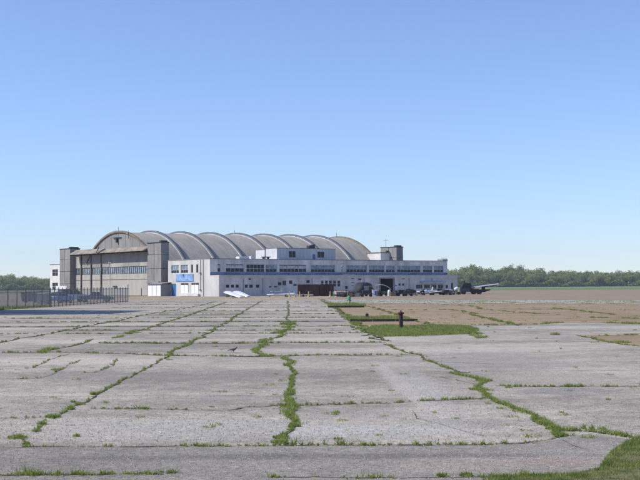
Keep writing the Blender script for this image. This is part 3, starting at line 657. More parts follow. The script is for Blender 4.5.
# gable sheeting (both ends)
for u in (1.25, 1.15+BAY*NB):
    mb = MB(); P = [(p[1], p[2]) for p in arc(u)]
    mb.add([(u, a, b) for a, b in P], [tuple(range(len(P)))])
    o = mb.build('gable_wall', W['gable'], HG)
    if u < 2:
        for i in range(-3, 4):
            a = CW+i*3.4; zt = APX-RAD+math.sqrt(max(0, (RAD-.1)**2-(i*3.4)**2)); MB().box(u-.05, u-.003, a-.03, a+.03, 9.5, zt).build('sheeting_seam', W['shade_seam_grey'], o)
        s = MB(); s.box(u-.5, u-.02, CW+.1, CW+.5, 12.1, 13.3); s.box(u-.35, u-.02, CW-1.6, CW+2.4, 13.2, 13.3); s.build('floodlight', W['darksteel'], o)
for k in (0, 4, 8):
    u = 1.2+BAY*k; mb = MB(); mb.tube((u, CW, APX+.3), (u, CW, APX+1.3), .035); mb.box(u-.03, u+.03, CW-.2, CW+.2, APX+.9, APX+.95); mb.build('roof_mast', W['darksteel'], HG)
u = .9; mb = MB(); mb.tube((u, ux(128.3, u), 12.8), (u, ux(128.3, u), 14.6), .05); mb.build('roof_mast', W['darksteel'], HG)
UL = 1.2+BAY*NB
# body below the vaults
mb = MB(); wall(mb, lambda a, h, d: (a, 22.0+d+3, h), 2, UL, 0, 7.3, []); mb.quad((1.8, 70, 0), (UL, 70, 0), (UL, 70, 7.7), (1.8, 70, 7.7)); mb.quad((UL, 25, 0), (UL, 70, 0), (UL, 70, 7.3), (UL, 25, 7.3))
mb.box(1.8, UL, 20.4, 29.0, 7.2, 7.45); mb.box(1.8, UL, 61.5, 70, 7.6, 7.8); mb.build('side_wall', W['wall'], HG)
# wall over the doors
DW0, DW1 = 29.15, 68.35
mb = MB(); mb.box(1.0, 1.2, DW0, DW1, 9.7, 10.95); mb.build('door_header', W['gable'], HG)
# awning in two runs
def awn(w0, w1, h_hi, h_lo, uo, lipt=.22):
    mb = MB(); mb.prism([(.98, h_hi), (uo, h_lo), (uo, h_lo-lipt), (.98, h_hi-.5)], lambda p, q, d: (p, d, q), w0, w1); return mb
awn(29.2, 50.2, 10.85, 9.95, -1.0, .14).build('door_awning', W['awning'], HG)
awn(51.6, 67.0, 11.0, 9.95, -1.0, .14).build('door_awning', W['awning'], HG)
mb = MB(); mb.prism([(.98, 10.8), (-.8, 10.1), (-.8, 9.9), (.98, 10.4)], lambda p, q, d: (p, d, q), 50.22, 51.58); mb.tube((-1.3, 51.4, 9.9), (-1.0, 50.5, 11.3), .1); mb.build('awning_joint', W['darksteel'], HG)
for w_ in np.linspace(30, 66.6, 16): MB().box(-.85, .95, w_-.05, w_+.05, 9.60, 9.78).build('awning_bracket', W['darksteel'], HG)
# door leaves
lv = [(147.45, 129, 1.3, 'beige', 9), (129, 110.1, 1.3, 'beige', 9), (110, 102, 1.35, 'beige', 5), (100.8, 92, 1.35, 'beige', 5), (90.8, 82, 1.35, 'beige', 5), (80.8, 72.2, 1.35, 'beige', 4)]
for i, (xa, xb, uu, mm, nm) in enumerate(lv):
    a, b = max(DW0, ux(xa, uu)), min(DW1, ux(xb, uu)); mp = emap(uu); g0, g1 = 4.95, 6.6
    mb = MB(); wall(mb, mp, a+.04, b-.04, .1, 9.75, [(a+.1, b-.1, g0, g1)], .1)
    mb.quad(mp(a+.04, .1, 0), mp(a+.04, 9.75, 0), mp(a+.04, 9.75, .3), mp(a+.04, .1, .3)); mb.quad(mp(b-.04, .1, 0), mp(b-.04, 9.75, 0), mp(b-.04, 9.75, .3), mp(b-.04, .1, .3))
    d_ = mb.build('hangar_door', W[mm], HG)
    f = MB(); mbox(f, mp, a+.1, b-.1, g0, g0+.07, .03, .1); mbox(f, mp, a+.1, b-.1, g1-.07, g1, .03, .1)
    for q in range(nm+1): c = a+.13+(b-a-.26)*q/nm; mbox(f, mp, c-.035, c+.035, g0+.07, g1-.07, .03, .1)
    mbox(f, mp, a+.12, b-.12, 3.62, 3.72, -.03, -.002)
    f.build('window', W['darksteel'], d_)
    g = MB(); g.quad(mp(a+.1, g0, .12), mp(b-.1, g0, .12), mp(b-.1, g1, .12), mp(a+.1, g1, .12)); g.build('pane', W['glassblue'], d_)
    # grey upper sheets paint the rest of the awning's shade onto some leaves
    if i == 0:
        s = MB(); mbox(s, mp, a+3.6, b-.1, g1+.05, 9.7, -.02, -.002); mbox(s, mp, a+.08, a+3.4, 8.4, 9.7, -.02, -.002); s.build('upper_shade_sheet', W['shade_seam_grey'], d_)
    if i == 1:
        s = MB(); mbox(s, mp, a+.1, a+3.2, g1+.05, 9.7, -.02, -.002); mbox(s, mp, a+3.3, b-.1, 8.7, 9.7, -.02, -.002); s.build('upper_shade_sheet', W['shade_seam_grey'], d_)
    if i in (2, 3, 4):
        s = MB(); mbox(s, mp, a+.1, b-.1, g1+.05, 9.7, -.02, -.002); s.build('upper_shade_sheet', W['shade_seam_grey'], d_)
for x in (101.4, 91.4, 81.4, 71.7):
    c = ux(x, 1.3); MB().box(1.12, 1.7, c-.24, c+.24, 0, 9.75).build('door_post', W['post'], HG)
a = ux(115.5, 1.3); mb = MB(); mb.box(1.05, 1.27, a-.9, a+.9, 1.95, 2.25); mb.build('door_plate', W['darksteel'], HG)
mb = MB(); a = ux(141.5, -.5); mb.tube((-.5, a, 0), (-.5, a, 1.7), .07); mb.build('door_stop_post', W['darksteel'], HG)
# pylons: two at the near end, one at the far end
def pylon(u0, u1, w0, w1, h, win=False):
    mb = MB(); mb.box(u0, u1, w0, w1, -.1, h)
    p = mb.build('pylon', W['tower'], HG)
    s = MB()
    for z in (2.9, 5.9, 8.9): s.box(u0-.03, u1+.03, w0-.03, w1+.03, z-.035, z+.035)
    s.box(u0-.035, u0-.001, (w0+w1)/2-.03, (w0+w1)/2+.03, 3, h-.1); s.build('panel_seam', W['darksteel'], p)
    c = MB(); c.box(u0-.1, u1+.1, w0-.1, w1+.1, h, h+.18); c.box(u0+.2, u1-.2, w0+.3, w0+1.2, h+.18, h+.5); c.build('cap', W['darksteel'], p)
    if win:
        q = MB(); a, b = ux(389.6, u0), ux(386, u0); q.box(u0-.06, u0-.04, a, b, 8.7, 10.6); q.build('window', W['glass'], p)
pylon(0, 1.9, 23.1, 29.1, 11.35); pylon(0, 2.6, 68.4, 74.3, 11.35); pylon(65.6, 67.7, 23.1, 29.2, 11.35, True)
mb = MB(); mb.box(62.6, 65.55, 25.6, 30.7, 7.4, 9.95); mb.build('end_wall', W['coping'], HG)
mb = MB(); mb.box(62.5, 65.58, 25.5, 30.8, 9.95, 10.2); mb.build('parapet_coping', W['rim'], HG)
mb = MB(); mb.tube((66, 27.6, 11.5), (66, 27.6, 13.6), .05); mb.box(65.9, 66.1, 26.8, 28.4, 13.2, 13.28); mb.build('antenna', W['pipe'], HG)
mb = MB(); mb.box(-.5, -.01, 23.4, 28.9, 2.86, 3.1); mb.build('pylon_ledge', W['pipe'], HG)
# floor slab inside so nothing floats
# ------------------------------------------------------------------ white store shed in front of the pylon
def to_world(u, w_, z=0): return (BX+.8*u-.6*w_, BY+.6*u+.8*w_, z)
SH = empty('storage_shed', to_world(-2.3, 26), ROTB, 'small white panelled lean-to shed at the foot of the right grey pylon', 'shed')
s0 = ux(161, -2.3)-26; s1 = ux(148, -2.3)-26
mb = MB(); mb.box(0, 2.28, s0, s1, 0, 2.45); mb.build('wall', W['pipe'], SH)
for i in range(3):
    a = s0+(s1-s0)*i/3; mb = MB(); mb.box(-.06, -.003, a+.08, a+(s1-s0)/3-.08, .05, 2.4); mb.build('panel', W['white'], SH)
mb = MB(); mb.prism([(-.3, 2.5), (2.25, 2.85), (2.25, 2.95), (-.3, 2.62)], lambda p, q, d: (p, d, q), s0-.3, s1+.2); mb.build('roof', W['pipe'], SH)

# ------------------------------------------------------------------ white annex beyond the left pylon
AN = empty('annex_building', to_world(3, 76), ROTB, 'white two-storey annex beyond the left grey pylon with two square windows', 'building')
mp = lambda a, h, d: (d, a-76, h)
a0, a1 = 74.5, ux(50, 3); hh = 7.8
wn = [(ux(58, 3), ux(52.3, 3), 4.9, 6.6), (ux(58, 3), ux(52.3, 3), 1.3, 3.2)]
mb = MB(); wall(mb, mp, a0, a1, 0, hh, wn, .12); mb.quad((0, a0-76, 0), (14, a0-76, 0), (14, a0-76, hh), (0, a0-76, hh)); mb.quad((0, a1-76, 0), (14, a1-76, 0), (14, a1-76, hh), (0, a1-76, hh)); mb.quad((14, a0-76, 0), (14, a1-76, 0), (14, a1-76, hh), (14, a0-76, hh))
mb.build('wall', mat('annex_white', (.62, .62, .60), .8, .08, .8), AN)
mb = MB(); mb.box(-.08, 14.05, a0-76.05, a1-75.92, hh, hh+.15); mb.build('roof', W['roofgrey'], AN)
for H in wn: window(AN, mp, *H, cols=2, lower=True, upper_mat='glass')
# low white wall in front of the left pylon foot
LW = MB(); LW.box(0, .2, 0, 6.4, 0, 2.35)
o = LW.build('low_wall', W['pentwhite']); o.location = to_world(-.9, 68.2); o.rotation_euler[2] = ROTB; tag(o, 'low white wall along the foot of the left grey pylon', 'wall')

# ------------------------------------------------------------------ clutter in front of the office
C = {}
C['white'] = mat('aircraft_white', (.68, .69, .71), .45, .1, 1.5)
C['silver'] = mat('bare_aluminium', (.42, .43, .45), .4, .15, 1, metal=.3)
C['rust'] = mat('rust_brown_paint', (.062, .022, .018), .8, .35, .7, col2=(.095, .035, .026), stretch=(1, 1, .4))
C['yellow'] = mat('yellow_paint', (.46, .38, .15), .6, .15, 3)
C['black'] = mat('black_rubber', (.018, .018, .02), .8, .3, 3)
C['darkblue'] = mat('dark_blue_paint', (.03, .045, .07), .5, .3, 1)
C['tarp'] = mat('dark_tarpaulin', (.03, .036, .045), .8, .45, 1.2)
C['wood'] = mat('weathered_timber', (.25, .18, .12), .9, .35, 2)
C['greywood'] = mat('grey_timber', (.38, .36, .33), .9, .25, 2)
C['red'] = mat('dull_red', (.22, .05, .04), .7, .3, 3)
C['green'] = mat('green_paint', (.03, .12, .07), .6, .3, 2)
C['bluepl'] = mat('blue_plastic', (.05, .12, .3), .5, .2, 2)
def M_(px): return gnd(*px)
def airwing(name, parent, p0, p1, c0, c1, th, m_):
    """tapered aerofoil slab from p0 to p1; chords along local x"""
    def ring(p, c, t): return [(p[0]+x*c, p[1], p[2]+z*t) for x, z in ((-.3, 0), (-.2, .45), (0, .55), (.35, .3), (.7, 0), (.3, -.1), (-.1, -.35))]
    return MB().loft([ring(p0, c0, th), ring(p1, c1, th*.6)]).build(name, m_, parent, smooth=False)
# two white wings leaning by the near corner
def loose_wing(xa, ya, za, xb, yb, label):
    a = gnd(xa, ya); b = gnd(xb, yb); d = b-a; o = empty('aircraft_wing', (a.x, a.y, 0), math.atan2(d.y, d.x), label, 'wing', 'loose white wings at the near corner of the office block')
    L_ = d.length
    def ring(t, c): return [(L_*t, y*c, za*(1-t)+.12+z+.18*y*c) for y, z in ((-.5, 0), (-.3, .12), (.1, .14), (.5, .02), (.1, -.04), (-.3, -.05))]
    MB().loft([ring(0, 1.2), ring(.25, 1.35), ring(1, .8)]).build('wing_skin', C['white'], o)
    m2 = MB()
    for t in (.08, .5): m2.box(L_*t-.05, L_*t+.05, -.3, .3, 0, za*(1-t)+.06)
    m2.build('trestle', C['wood'], o)
    m3 = MB(); m3.box(L_*.1, L_*.8, .42, .62, za*.5-.05, za*.5+.0); m3.build('flap', C['red'], o)
loose_wing(226.5, 297.0, .85, 241.5, 297.9, 'long white wing sloping down to the ground, nearest the office corner')
loose_wing(235.5, 296.6, .85, 248.5, 297.2, 'white wing with red trim sloping to the ground, right of its twin')
def aircraft(label, loc, rz, S=1.0, body='white', wingm='white', high=False, group=None):
    o = empty('light_aircraft', loc, rz, label, 'aircraft', group); z0 = .95*S
    secs = []
    for x, r_, zz in ((2.3, .12, 0), (2.1, .38, 0), (1.2, .52, .02), (.2, .58, .1), (-.8, .5, .1), (-2.2, .28, .12), (-3.8, .12, .2)):
        secs.append([(x*S, r_*.85*S*math.cos(t), z0+(zz+r_*math.sin(t))*S) for t in np.linspace(0, 2*math.pi, 13)[:-1]])
    MB().loft(secs).build('fuselage', C[body], o, smooth=True)
    c = []
    for x, r_ in ((1.0, .1), (.6, .42), (-.2, .45), (-.9, .15)): c.append([(x*S, r_*.8*S*math.cos(t), z0+.35*S+r_*S*math.sin(t)) for t in np.linspace(0, math.pi, 8)])
    MB().loft(c).build('canopy', W['glass'], o, smooth=True)
    zw = z0+(.62 if high else -.25)*S
    for sgn in (-1, 1):
        def ring(y, cc, z): return [(x*cc*S+.2*S, sgn*y*S, z+t*S) for x, t in ((.5, 0), (.35, .09), (0, .11), (-.5, .02), (0, -.03), (.35, -.04))]
        MB().loft([ring(.35, 1.5, zw), ring(4.4, 1.0, zw+.38*S)]).build('wing', C[wingm], o)
        MB().loft([[(p[0]-3.7*S, p[1], p[2]+.35*S) for p in ring(.05, .8, z0)], [(p[0]-3.75*S, p[1], p[2]+.35*S) for p in ring(1.45, .5, z0)]]).build('tailplane', C[wingm], o)
        g = MB(); g.tube((.5*S, sgn*.9*S, zw), (.5*S, sgn*1.0*S, .22*S), .05*S); gl = g.build('landing_leg', W['pipe'], o)
        g = MB(); g.tube((.5*S, sgn*1.0*S-.08, .22*S), (.5*S, sgn*1.0*S+.08, .22*S), .22*S, n=12); g.build('wheel', C['black'], gl)
    MB().prism([(-3.0, z0/S+.25), (-3.9, z0/S+.2), (-4.05, z0/S+1.35), (-3.6, z0/S+1.3)], lambda p, q, d: (p*S, d, q*S), -.05, .05).build('fin', C[body], o)
    g = MB(); g.tube((2.05*S, 0, z0-.3*S), (1.95*S, 0, .2*S), .05*S); g.tube((1.95*S, -.07, .18*S), (1.95*S, .07, .18*S), .18*S, n=10); g.build('nose_wheel', C['black'], o)
    g = MB(); g.tube((2.3*S, 0, z0), (2.55*S, 0, z0), .14*S, .03*S); g.prism([(-.9, -.05), (.9, -.09), (.9, .05), (-.9, .09)], lambda p, q, d: (d, q*S, z0+p*S), 2.36*S, 2.4*S); g.build('propeller', W['darksteel'], o)
    return o
p = gnd(427.5, 295.2); aircraft('small white aeroplane parked nose-on before the long window row, wings spread', (p.x, p.y, 0), R(-118), .72)
# white fuselage wreck with tailplane, by the bollards
p = gnd(281, 296.9); WK = empty('derelict_fuselage', (p.x, p.y, 0), R(8), 'stripped white aeroplane fuselage with cross-shaped tail lying left of the yellow bollards', 'aircraft wreck')
MB().loft([[(x, r_*math.cos(t), .42+r_*.8*math.sin(t)) for t in np.linspace(0, 2*math.pi, 11)[:-1]] for x, r_ in ((-2.6, .08), (-1.8, .22), (-.4, .34), (1.2, .42), (2.4, .36), (2.9, .2))]).build('fuselage', C['white'], WK, smooth=True)
mb = MB(); mb.box(-1.9, 1.1, -.3, .3, .98, 1.05); mb.build('tailplane', C['white'], WK)
mb = MB(); mb.prism([(-.2, .6), (.35, .6), (.2, 1.75), (0, 1.75)], lambda p, q, d: (p, d, q), -.05, .05); mb.build('fin', C['silver'], WK)
mb = MB(); mb.box(-2.2, -2.0, -.4, .4, 0, .25); mb.box(1.3, 1.5, -.4, .4, 0, .25); mb.build('trestle', C['wood'], WK)
# long low white trailer bed under the bollards
p = gnd(301, 296.9); TR = empty('flat_trailer', (p.x, p.y, 0), R(3), 'long low white flat trailer lying behind the yellow bollards', 'trailer')
mb = MB(); mb.box(-2.6, 2.2, -.5, .5, .28, .42); mb.build('bed', C['white'], TR)
for q in (-1.2, .4):
    for s in (-.45, .45): g = MB(); g.tube((q, s-.07, .2), (q, s+.07, .2), .2, n=12); g.build('wheel', C['black'], TR)
# yellow bollards
for i, (x, yb, l) in enumerate(((289.6, 297.15, 'leftmost yellow bollard, beside the stripped white fuselage'), (294.6, 297.15, 'second yellow bollard from the left, before the pale wall'), (299.7, 297.15, 'yellow bollard at the left end of the wide rust-brown container'), (308.6, 297.15, 'yellow bollard before the middle of the wide rust-brown container'), (330.2, 296.7, 'pale yellow bollard before the narrow rust-brown container'))):
    p = gnd(x, yb)
    if i == 0:
        B0 = empty('bollard', (p.x, p.y, 0)); mb = MB(); mb.lathe([(0, .1), (.05, .09), (.95, .085), (1.0, .02)], n=12); mb.build('post', C['yellow'], B0)
        mb = MB(); mb.lathe([(0, .22), (.12, .2), (.35, .11)], n=12); mb.build('base', C['yellow'], B0); b = B0
    else: b = copy_tree(B0); b.location = (p.x, p.y, 0)
    tag(b, l, 'bollard', 'yellow bollards before the office block')
# rust-brown containers
def container(x0, x1, yb, h, label):
    a, b = gnd(x0, yb), gnd(x1, yb-.15); d = b-a; L_ = d.length
    o = empty('shipping_container', (a.x, a.y, 0), math.atan2(d.y, d.x), label, 'container', 'rust-brown containers before the office block')
    mb = MB(); n_ = int(L_/.28); pts = []
    for i in range(n_+1):
        x = L_*i/n_; pts += [(x, 0 if i % 2 else .05)]
    ring = pts+[(L_, 2.3), (0, 2.3)]
    mb.loft([[(x, y, .12) for x, y in ring], [(x, y, h-.1) for x, y in ring]]); mb.build('corrugated_body', C['rust'], o)
    mb = MB()
    for x in (0, L_): mb.box(x-.06, x+.06, -.04, .08, .0, h)
    mb.box(.06, L_-.06, -.03, .07, h-.12, h); mb.box(.06, L_-.06, -.03, .07, 0, .14); mb.box(0, L_, .08, 2.3, h-.06, h-.02); mb.build('frame', C['rust'], o)
    mb = MB()
    for t in (.3, .36, .64, .70): mb.tube((L_*t, -.03, .15), (L_*t, -.03, h-.15), .025)
    mb.box(L_*.5-.02, L_*.5+.02, -.02, .04, .15, h-.13); mb.build('door_bar', C['black'], o)
    return o
container(298.3, 318.7, 296.5, 2.25, 'wide rust-brown container behind the yellow bollards, left of the narrow one')
container(320.1, 333.4, 296.3, 2.25, 'narrow rust-brown container right of the wide one, below the green-tinted windows')
# timber stacks right of the containers
def stack(x0, x1, yb, h, label, seed, dep=1.4):
    a, b = gnd(x0, yb), gnd(x1, yb-.1); d = b-a; L_ = d.length; rr = random.Random(seed)
    o = empty('timber_stack', (a.x, a.y, 0), math.atan2(d.y, d.x), label, 'timber stack', 'timber stacks right of the containers')
    z = 0; k = 0
    while z < h:
        mb = MB()
        if k % 2:
            for j in range(5): mb.box(L_*(j+.2)/5, L_*(j+.2)/5+.12, 0, dep, z, z+.12)
            z += .12
        else:
            x0_ = rr.uniform(0, .3); mb.box(x0_, L_-rr.uniform(0, .4), rr.uniform(0, .1), dep, z, z+.09); z += .09
        mb.build('plank_layer', rr.choice([C['wood'], C['greywood'], C['tarp'], C['red'], C['greywood']]), o); k += 1
stack(336, 347, 296.9, .95, 'stack of mixed planks and pallets just right of the narrow container', 3)
stack(347.6, 357.5, 296.8, .85, 'low stack of grey and brown planks left of the tarpaulin-covered truck', 8)
p = gnd(335, 296.6); mb = MB(); mb.lathe([(0, .38), (.1, .4), (.85, .4), (.95, .3)], n=14); o = mb.build('drum', C['green'], smooth=True); o.location = (p.x, p.y-.0, 0); tag(o, 'squat dark green drum beside the narrow rust-brown container', 'drum')
# tarpaulin covered truck
a, b = gnd(360.5, 296.4), gnd(378, 296.1); d = b-a; TK = empty('covered_truck', (a.x, a.y, 0), math.atan2(d.y, d.x), 'dark truck under a rounded tarpaulin before the pale wall, left of the open doorway', 'truck'); L_ = d.length
secs = []
for t, hh, ww in ((0, 1.2, .9), (.1, 1.75, 1.1), (.2, 2.5, 1.15), (.5, 2.62, 1.2), (.72, 2.4, 1.15), (.76, 1.7, 1.1), (1, 1.25, .9)):
    secs.append([(L_*t, ww*math.copysign(abs(math.cos(q))**.5, math.cos(q))*-1+1.2, .75+(hh-.75)*abs(math.sin(q))**.6) for q in np.linspace(0, math.pi, 10)])
MB().loft(secs).build('tarpaulin', C['tarp'], TK, smooth=True)
mb = MB(); mb.box(.1, L_-.1, .15, 2.25, .5, .8); mb.build('chassis', C['darkblue'], TK)
mb = MB(); mb.box(1.1, 2.3, -.03, .2, 1.0, 1.9); mb.build('side_window', W['glassblue'], TK)
for q in (.6, L_-.7):
    for s in (.05, 2.15): g = MB(); g.tube((q, s, .42), (q, s+.25, .42), .42, n=14); w_ = g.build('wheel', C['black'], TK); g = MB(); g.tube((q, s-.02, .42), (q, s+.27, .42), .2, n=10); g.build('hub', W['pipe'], w_)
# pole leaning at the wall
a = gnd(359.6, 296.3); o = MB().tube((0, 0, 0), (.55, 1.0, 3.0), .09, .06).build('leaning_pole', C['greywood']); o.location = (a.x, a.y, 0); tag(o, 'pale pole leaning on the wall beside the tarpaulin-covered truck', 'pole')
# white crate, curved boom, white tank
a = gnd(374.3, 296.4); CR = empty('crate', (a.x, a.y-1, 0), .05, 'white crate with a blue band standing before the tarpaulin-covered truck', 'crate')
MB().box(-.42, .42, -.35, .35, 0, 1.15).build('box', C['white'], CR, bevel=.02); MB().box(.0, .38, -.37, -.352, .25, .95).build('band', C['bluepl'], CR); MB().box(-.45, .45, -.38, .38, 1.152, 1.22).build('lid', C['white'], CR)
a = gnd(378, 296.2); BM = empty('curved_boom', (a.x, a.y, 0), .03, 'thin white curved boom arching from the truck across the dark doorway', 'boom')
MB().box(-1.9, -.6, -.3, -.2, 1.75, 1.95).build('counterweight', C['wood'], BM); MB().path([(-.4, 0, 2.0), (.4, 0, 2.12), (1.1, 0, 2.05), (1.7, 0, 1.8), (2.2, 0, 1.45), (2.4, 0, 1.15)], .04).build('arm', C['white'], BM)
MB().tube((-.3, 0, 0), (-.3, 0, 2.02), .06).build('stand', C['wood'], BM)
a = gnd(389.2, 296.2); mb = MB(); mb.lathe([(0, .28), (.1, .3), (.9, .3), (1.1, .2), (1.2, .05)], n=14); o = mb.build('tank', C['white'], smooth=True); o.location = (a.x, a.y, 0); tag(o, 'upright white tank in front of the open doorway', 'tank')
a = gnd(384, 295.8); CV = empty('garden_tractor', (a.x, a.y, 0), 0, 'small green tractor parked in the mouth of the dark doorway', 'tractor')
MB().box(-.7, .5, -.35, .35, .35, .8).build('bonnet', C['green'], CV, bevel=.06); MB().box(-.9, -.75, -.3, .3, .45, 1.15).build('seat', C['black'], CV, bevel=.03)
for q, r_ in ((-.55, .4), (.4, .26)):
    for s in (-.5, .35): MB().tube((q, s, r_), (q, s+.16, r_), r_, n=14).build('wheel', C['black'], CV)
# red-brown drums left of the doorway
for i, (x, l, mm) in enumerate(((377.6, 'reddish barrel between the white crate and the curved boom', 'red'), (396.5, 'dark barrel right of the open doorway, left of its neighbour', 'black'), (398.6, 'second dark barrel right of the open doorway', 'darkblue'))):
    a = gnd(x, 296.0); mb = MB(); mb.lathe([(0, .29), (.02, .3), (.28, .3), (.3, .32), (.32, .3), (.58, .3), (.6, .32), (.62, .3), (.88, .3), (.9, .28)], n=16)
    o = mb.build('barrel', C[mm]); o.location = (a.x, a.y, 0); tag(o, l, 'barrel', 'barrels around the open doorway')

# ------------------------------------------------------------------ road vehicles
def car(label, loc, rz, paint, prof, glassp, L_=4.3, wid=1.7, group='vehicles parked behind the fence', wheels=(.8, 3.4), cat='car'):
    """prof: lower body side outline, glassp: cabin outline (x,z), front at +x"""
    o = empty('parked_car', loc, rz, label, cat, group); hw = wid/2
    pm = mat('car_paint', paint, .3, .08, 1, spec=.5)
    def shell(P, hws, name, m_, par, bev):
        n_ = len(P); mb = MB(); ring = lambda k: [(x, k*hws(z), z) for x, z in P]
        mb.loft([ring(-1), ring(1)]); return mb.build(name, m_, par, bevel=bev)
    bd = shell(prof, lambda z: hw if z < .75 else hw-.06, 'body', pm, o, .05)
    zt = max(z for x, z in glassp); zb = min(z for x, z in glassp)
    shell(glassp, lambda z: hw-.08-.2*(z-zb)/(zt-zb), 'glasshouse', W['glass'], o, .02)
    tx = [x for x, z in glassp if z > zt-.02]
    MB().box(min(tx)-.08, max(tx)+.08, -hw+.25, hw-.25, zt, zt+.05).build('roof', pm, o, bevel=.02)
    for x in wheels:
        for s in (-hw+.02, hw-.2):
            w_ = MB().tube((x-L_/2, s, .31), (x-L_/2, s+.18, .31), .31, n=16).build('wheel', C['black'], o)
            MB().tube((x-L_/2, s-.01, .31), (x-L_/2, s+.19, .31), .18, n=12).build('rim', C['silver'], w_)
    x1 = max(x for x, z in prof); x0 = min(x for x, z in prof)
    for s in (-hw+.3, hw-.3):
        MB().box(x1-.06, x1+.015, s-.16, s+.16, .58, .72).build('headlight', W['board'], o)
        MB().box(x0-.015, x0+.06, s-.14, s+.14, .62, .78).build('tail_light', C['red'], o)
    return o
sedan = [(-2.1, .3), (2.1, .3), (2.12, .65), (1.9, .8), (.9, .9), (-1.4, .95), (-2.08, .88), (-2.15, .6)]
sg_ = [(-1.6, .93), (-1.0, 1.38), (.1, 1.4), (.95, .9)]
suv = [(-2.2, .38), (2.2, .38), (2.22, .85), (2.0, 1.0), (1.0, 1.05), (-2.15, 1.08), (-2.22, .7)]
suvg = [(-2.1, 1.07), (-1.95, 1.7), (.3, 1.72), (1.1, 1.04)]
pick = [(-2.3, .35), (2.3, .35), (2.34, .6), (2.0, .74), (.9, .86), (-2.3, .82)]
pickg = [(-.9, .84), (-.6, 1.32), (.35, 1.32), (1.0, .84)]
p = gnd(60, 302.9); car('bright blue car seen end-on, leftmost of the cars behind the fence', (p.x, p.y, 0), R(70), (.05, .15, .34), sedan, sg_)
p = gnd(73.5, 302); car('silver sport utility car between the blue car and the dark pickup', (p.x, p.y, 0), R(35), (.62, .66, .70), suv, suvg)
p = gnd(96.5, 302); PK = car('dark low pickup seen side-on, rightmost of the vehicles behind the fence', (p.x, p.y, 0), R(4), (.045, .065, .085), pick, pickg, 4.6, wheels=(.75, 3.75), cat='pickup')
# skip and cabinet behind the left fence
p = gnd(30.5, 302.6); SK = empty('rubbish_skip', (p.x, p.y, 0), .05, 'dark rubbish skip behind the chain-link fence, left of the grey cabinet', 'skip')
MB().prism([(-1.0, .15), (1.0, .15), (1.15, 1.35), (-1.15, 1.35)], lambda a, b, d: (a, d, b), -.7, .7).build('body', C['darkblue'], SK); MB().box(-1.2, 1.2, -.75, .75, 1.352, 1.42).build('rim', C['black'], SK)
mb = MB()
for s in (-.6, .6): mb.box(s-.08, s+.08, -.6, .6, 0, .15)
mb.build('skid', C['black'], SK)
p = gnd(44, 303.8); CB = empty('equipment_cabinet', (p.x, p.y, 0), .05, 'grey equipment cabinet with white top behind the fence, left of the blue car', 'cabinet')
MB().box(-.75, .75, -.5, .5, 0, 1.25).build('body', W['pipe'], CB, bevel=.02); MB().box(-.78, .78, -.53, .53, 1.252, 1.36).build('top', C['white'], CB)
MB().box(-.01, .01, -.515, -.502, .08, 1.2).build('door_gap', C['black'], CB)
p = gnd(49, 304.3); mb = MB(); mb.lathe([(0, .26), (.05, .3), (1.0, .3), (1.1, .2)], n=14); o = mb.build('barrel', C['black'], smooth=True); o.location = (p.x, p.y, 0); tag(o, 'black barrel behind the fence between grey cabinet and blue car', 'barrel')

# flatbed truck with an aircraft wing aboard, right of the building
a, b = gnd(460.5, 294.4), gnd(490.5, 294.2); d = b-a; FT = empty('flatbed_truck', (a.x, a.y, 0), math.atan2(d.y, d.x), 'black flatbed truck carrying a long silver wing, right of the office block', 'truck'); L_ = d.length
MB().prism([(.1, .5), (2.3, .5), (2.3, 1.5), (2.2, 2.35), (.75, 2.35), (.15, 1.35)], lambda p, q, dd: (p, dd, q), 0, 2.1).build('cab', C['black'], FT, bevel=.08)
MB().box(1.0, 2.0, -.02, .03, 1.5, 2.15).build('side_window', W['glass'], FT)
MB().prism([(.3, 2.4), (.35, 2.9), (.45, 2.9), (.5, 2.4)], lambda p, q, dd: (p+.6, dd, q), .9, 1.0).build('exhaust_stack', C['black'], FT)
MB().prism([(2.35, .45), (L_-1.2, .45), (L_, .85), (L_, 1.02), (2.35, .95)], lambda p, q, dd: (p, dd, q), 0, 2.2).build('flatbed', C['black'], FT)
MB().box(2.4, 3.9, .1, 2.0, .96, 1.2).build('load_box', C['red'], FT, bevel=.03)
for q in (.75, 2.9, L_-2.2):
    for s in (.0, 1.9): w_ = MB().tube((q, s, .42), (q, s+.28, .42), .42, n=16).build('wheel', C['black'], FT); MB().tube((q, s-.02, .42), (q, s+.3, .42), .14, n=10).build('hub', W['darksteel'], w_)
MB().box(.3, 1.9, -.1, -.02, .55, 1.3).build('side_guard', C['darkblue'], FT)
WG = empty('silver_wing', (a.x, a.y, 0), math.atan2(d.y, d.x), 'long silver aeroplane wing resting on the black flatbed truck, tip raised to the right', 'wing')
def ring(x, z, c): return [(x, .2+y*c, z+t) for y, t in ((0, 0), (.3, .22), (.6, .24), (1, .05), (.6, -.06), (.3, -.1))]
MB().loft([ring(2.2, 1.22, 1.9), ring(4.6, 1.62, 1.8), ring(8.1, 2.05, 1.2)]).build('wing_skin', C['silver'], WG)
MB().prism([(4.9, 1.5), (7.6, 1.85), (7.6, 1.97), (4.9, 1.66)], lambda p, q, dd: (p, dd, q), .02, .12).build('leading_edge', C['black'], WG)
MB().box(4.6, 5.2, .3, 1.2, .95, 1.6).build('trestle', C['black'], WG)
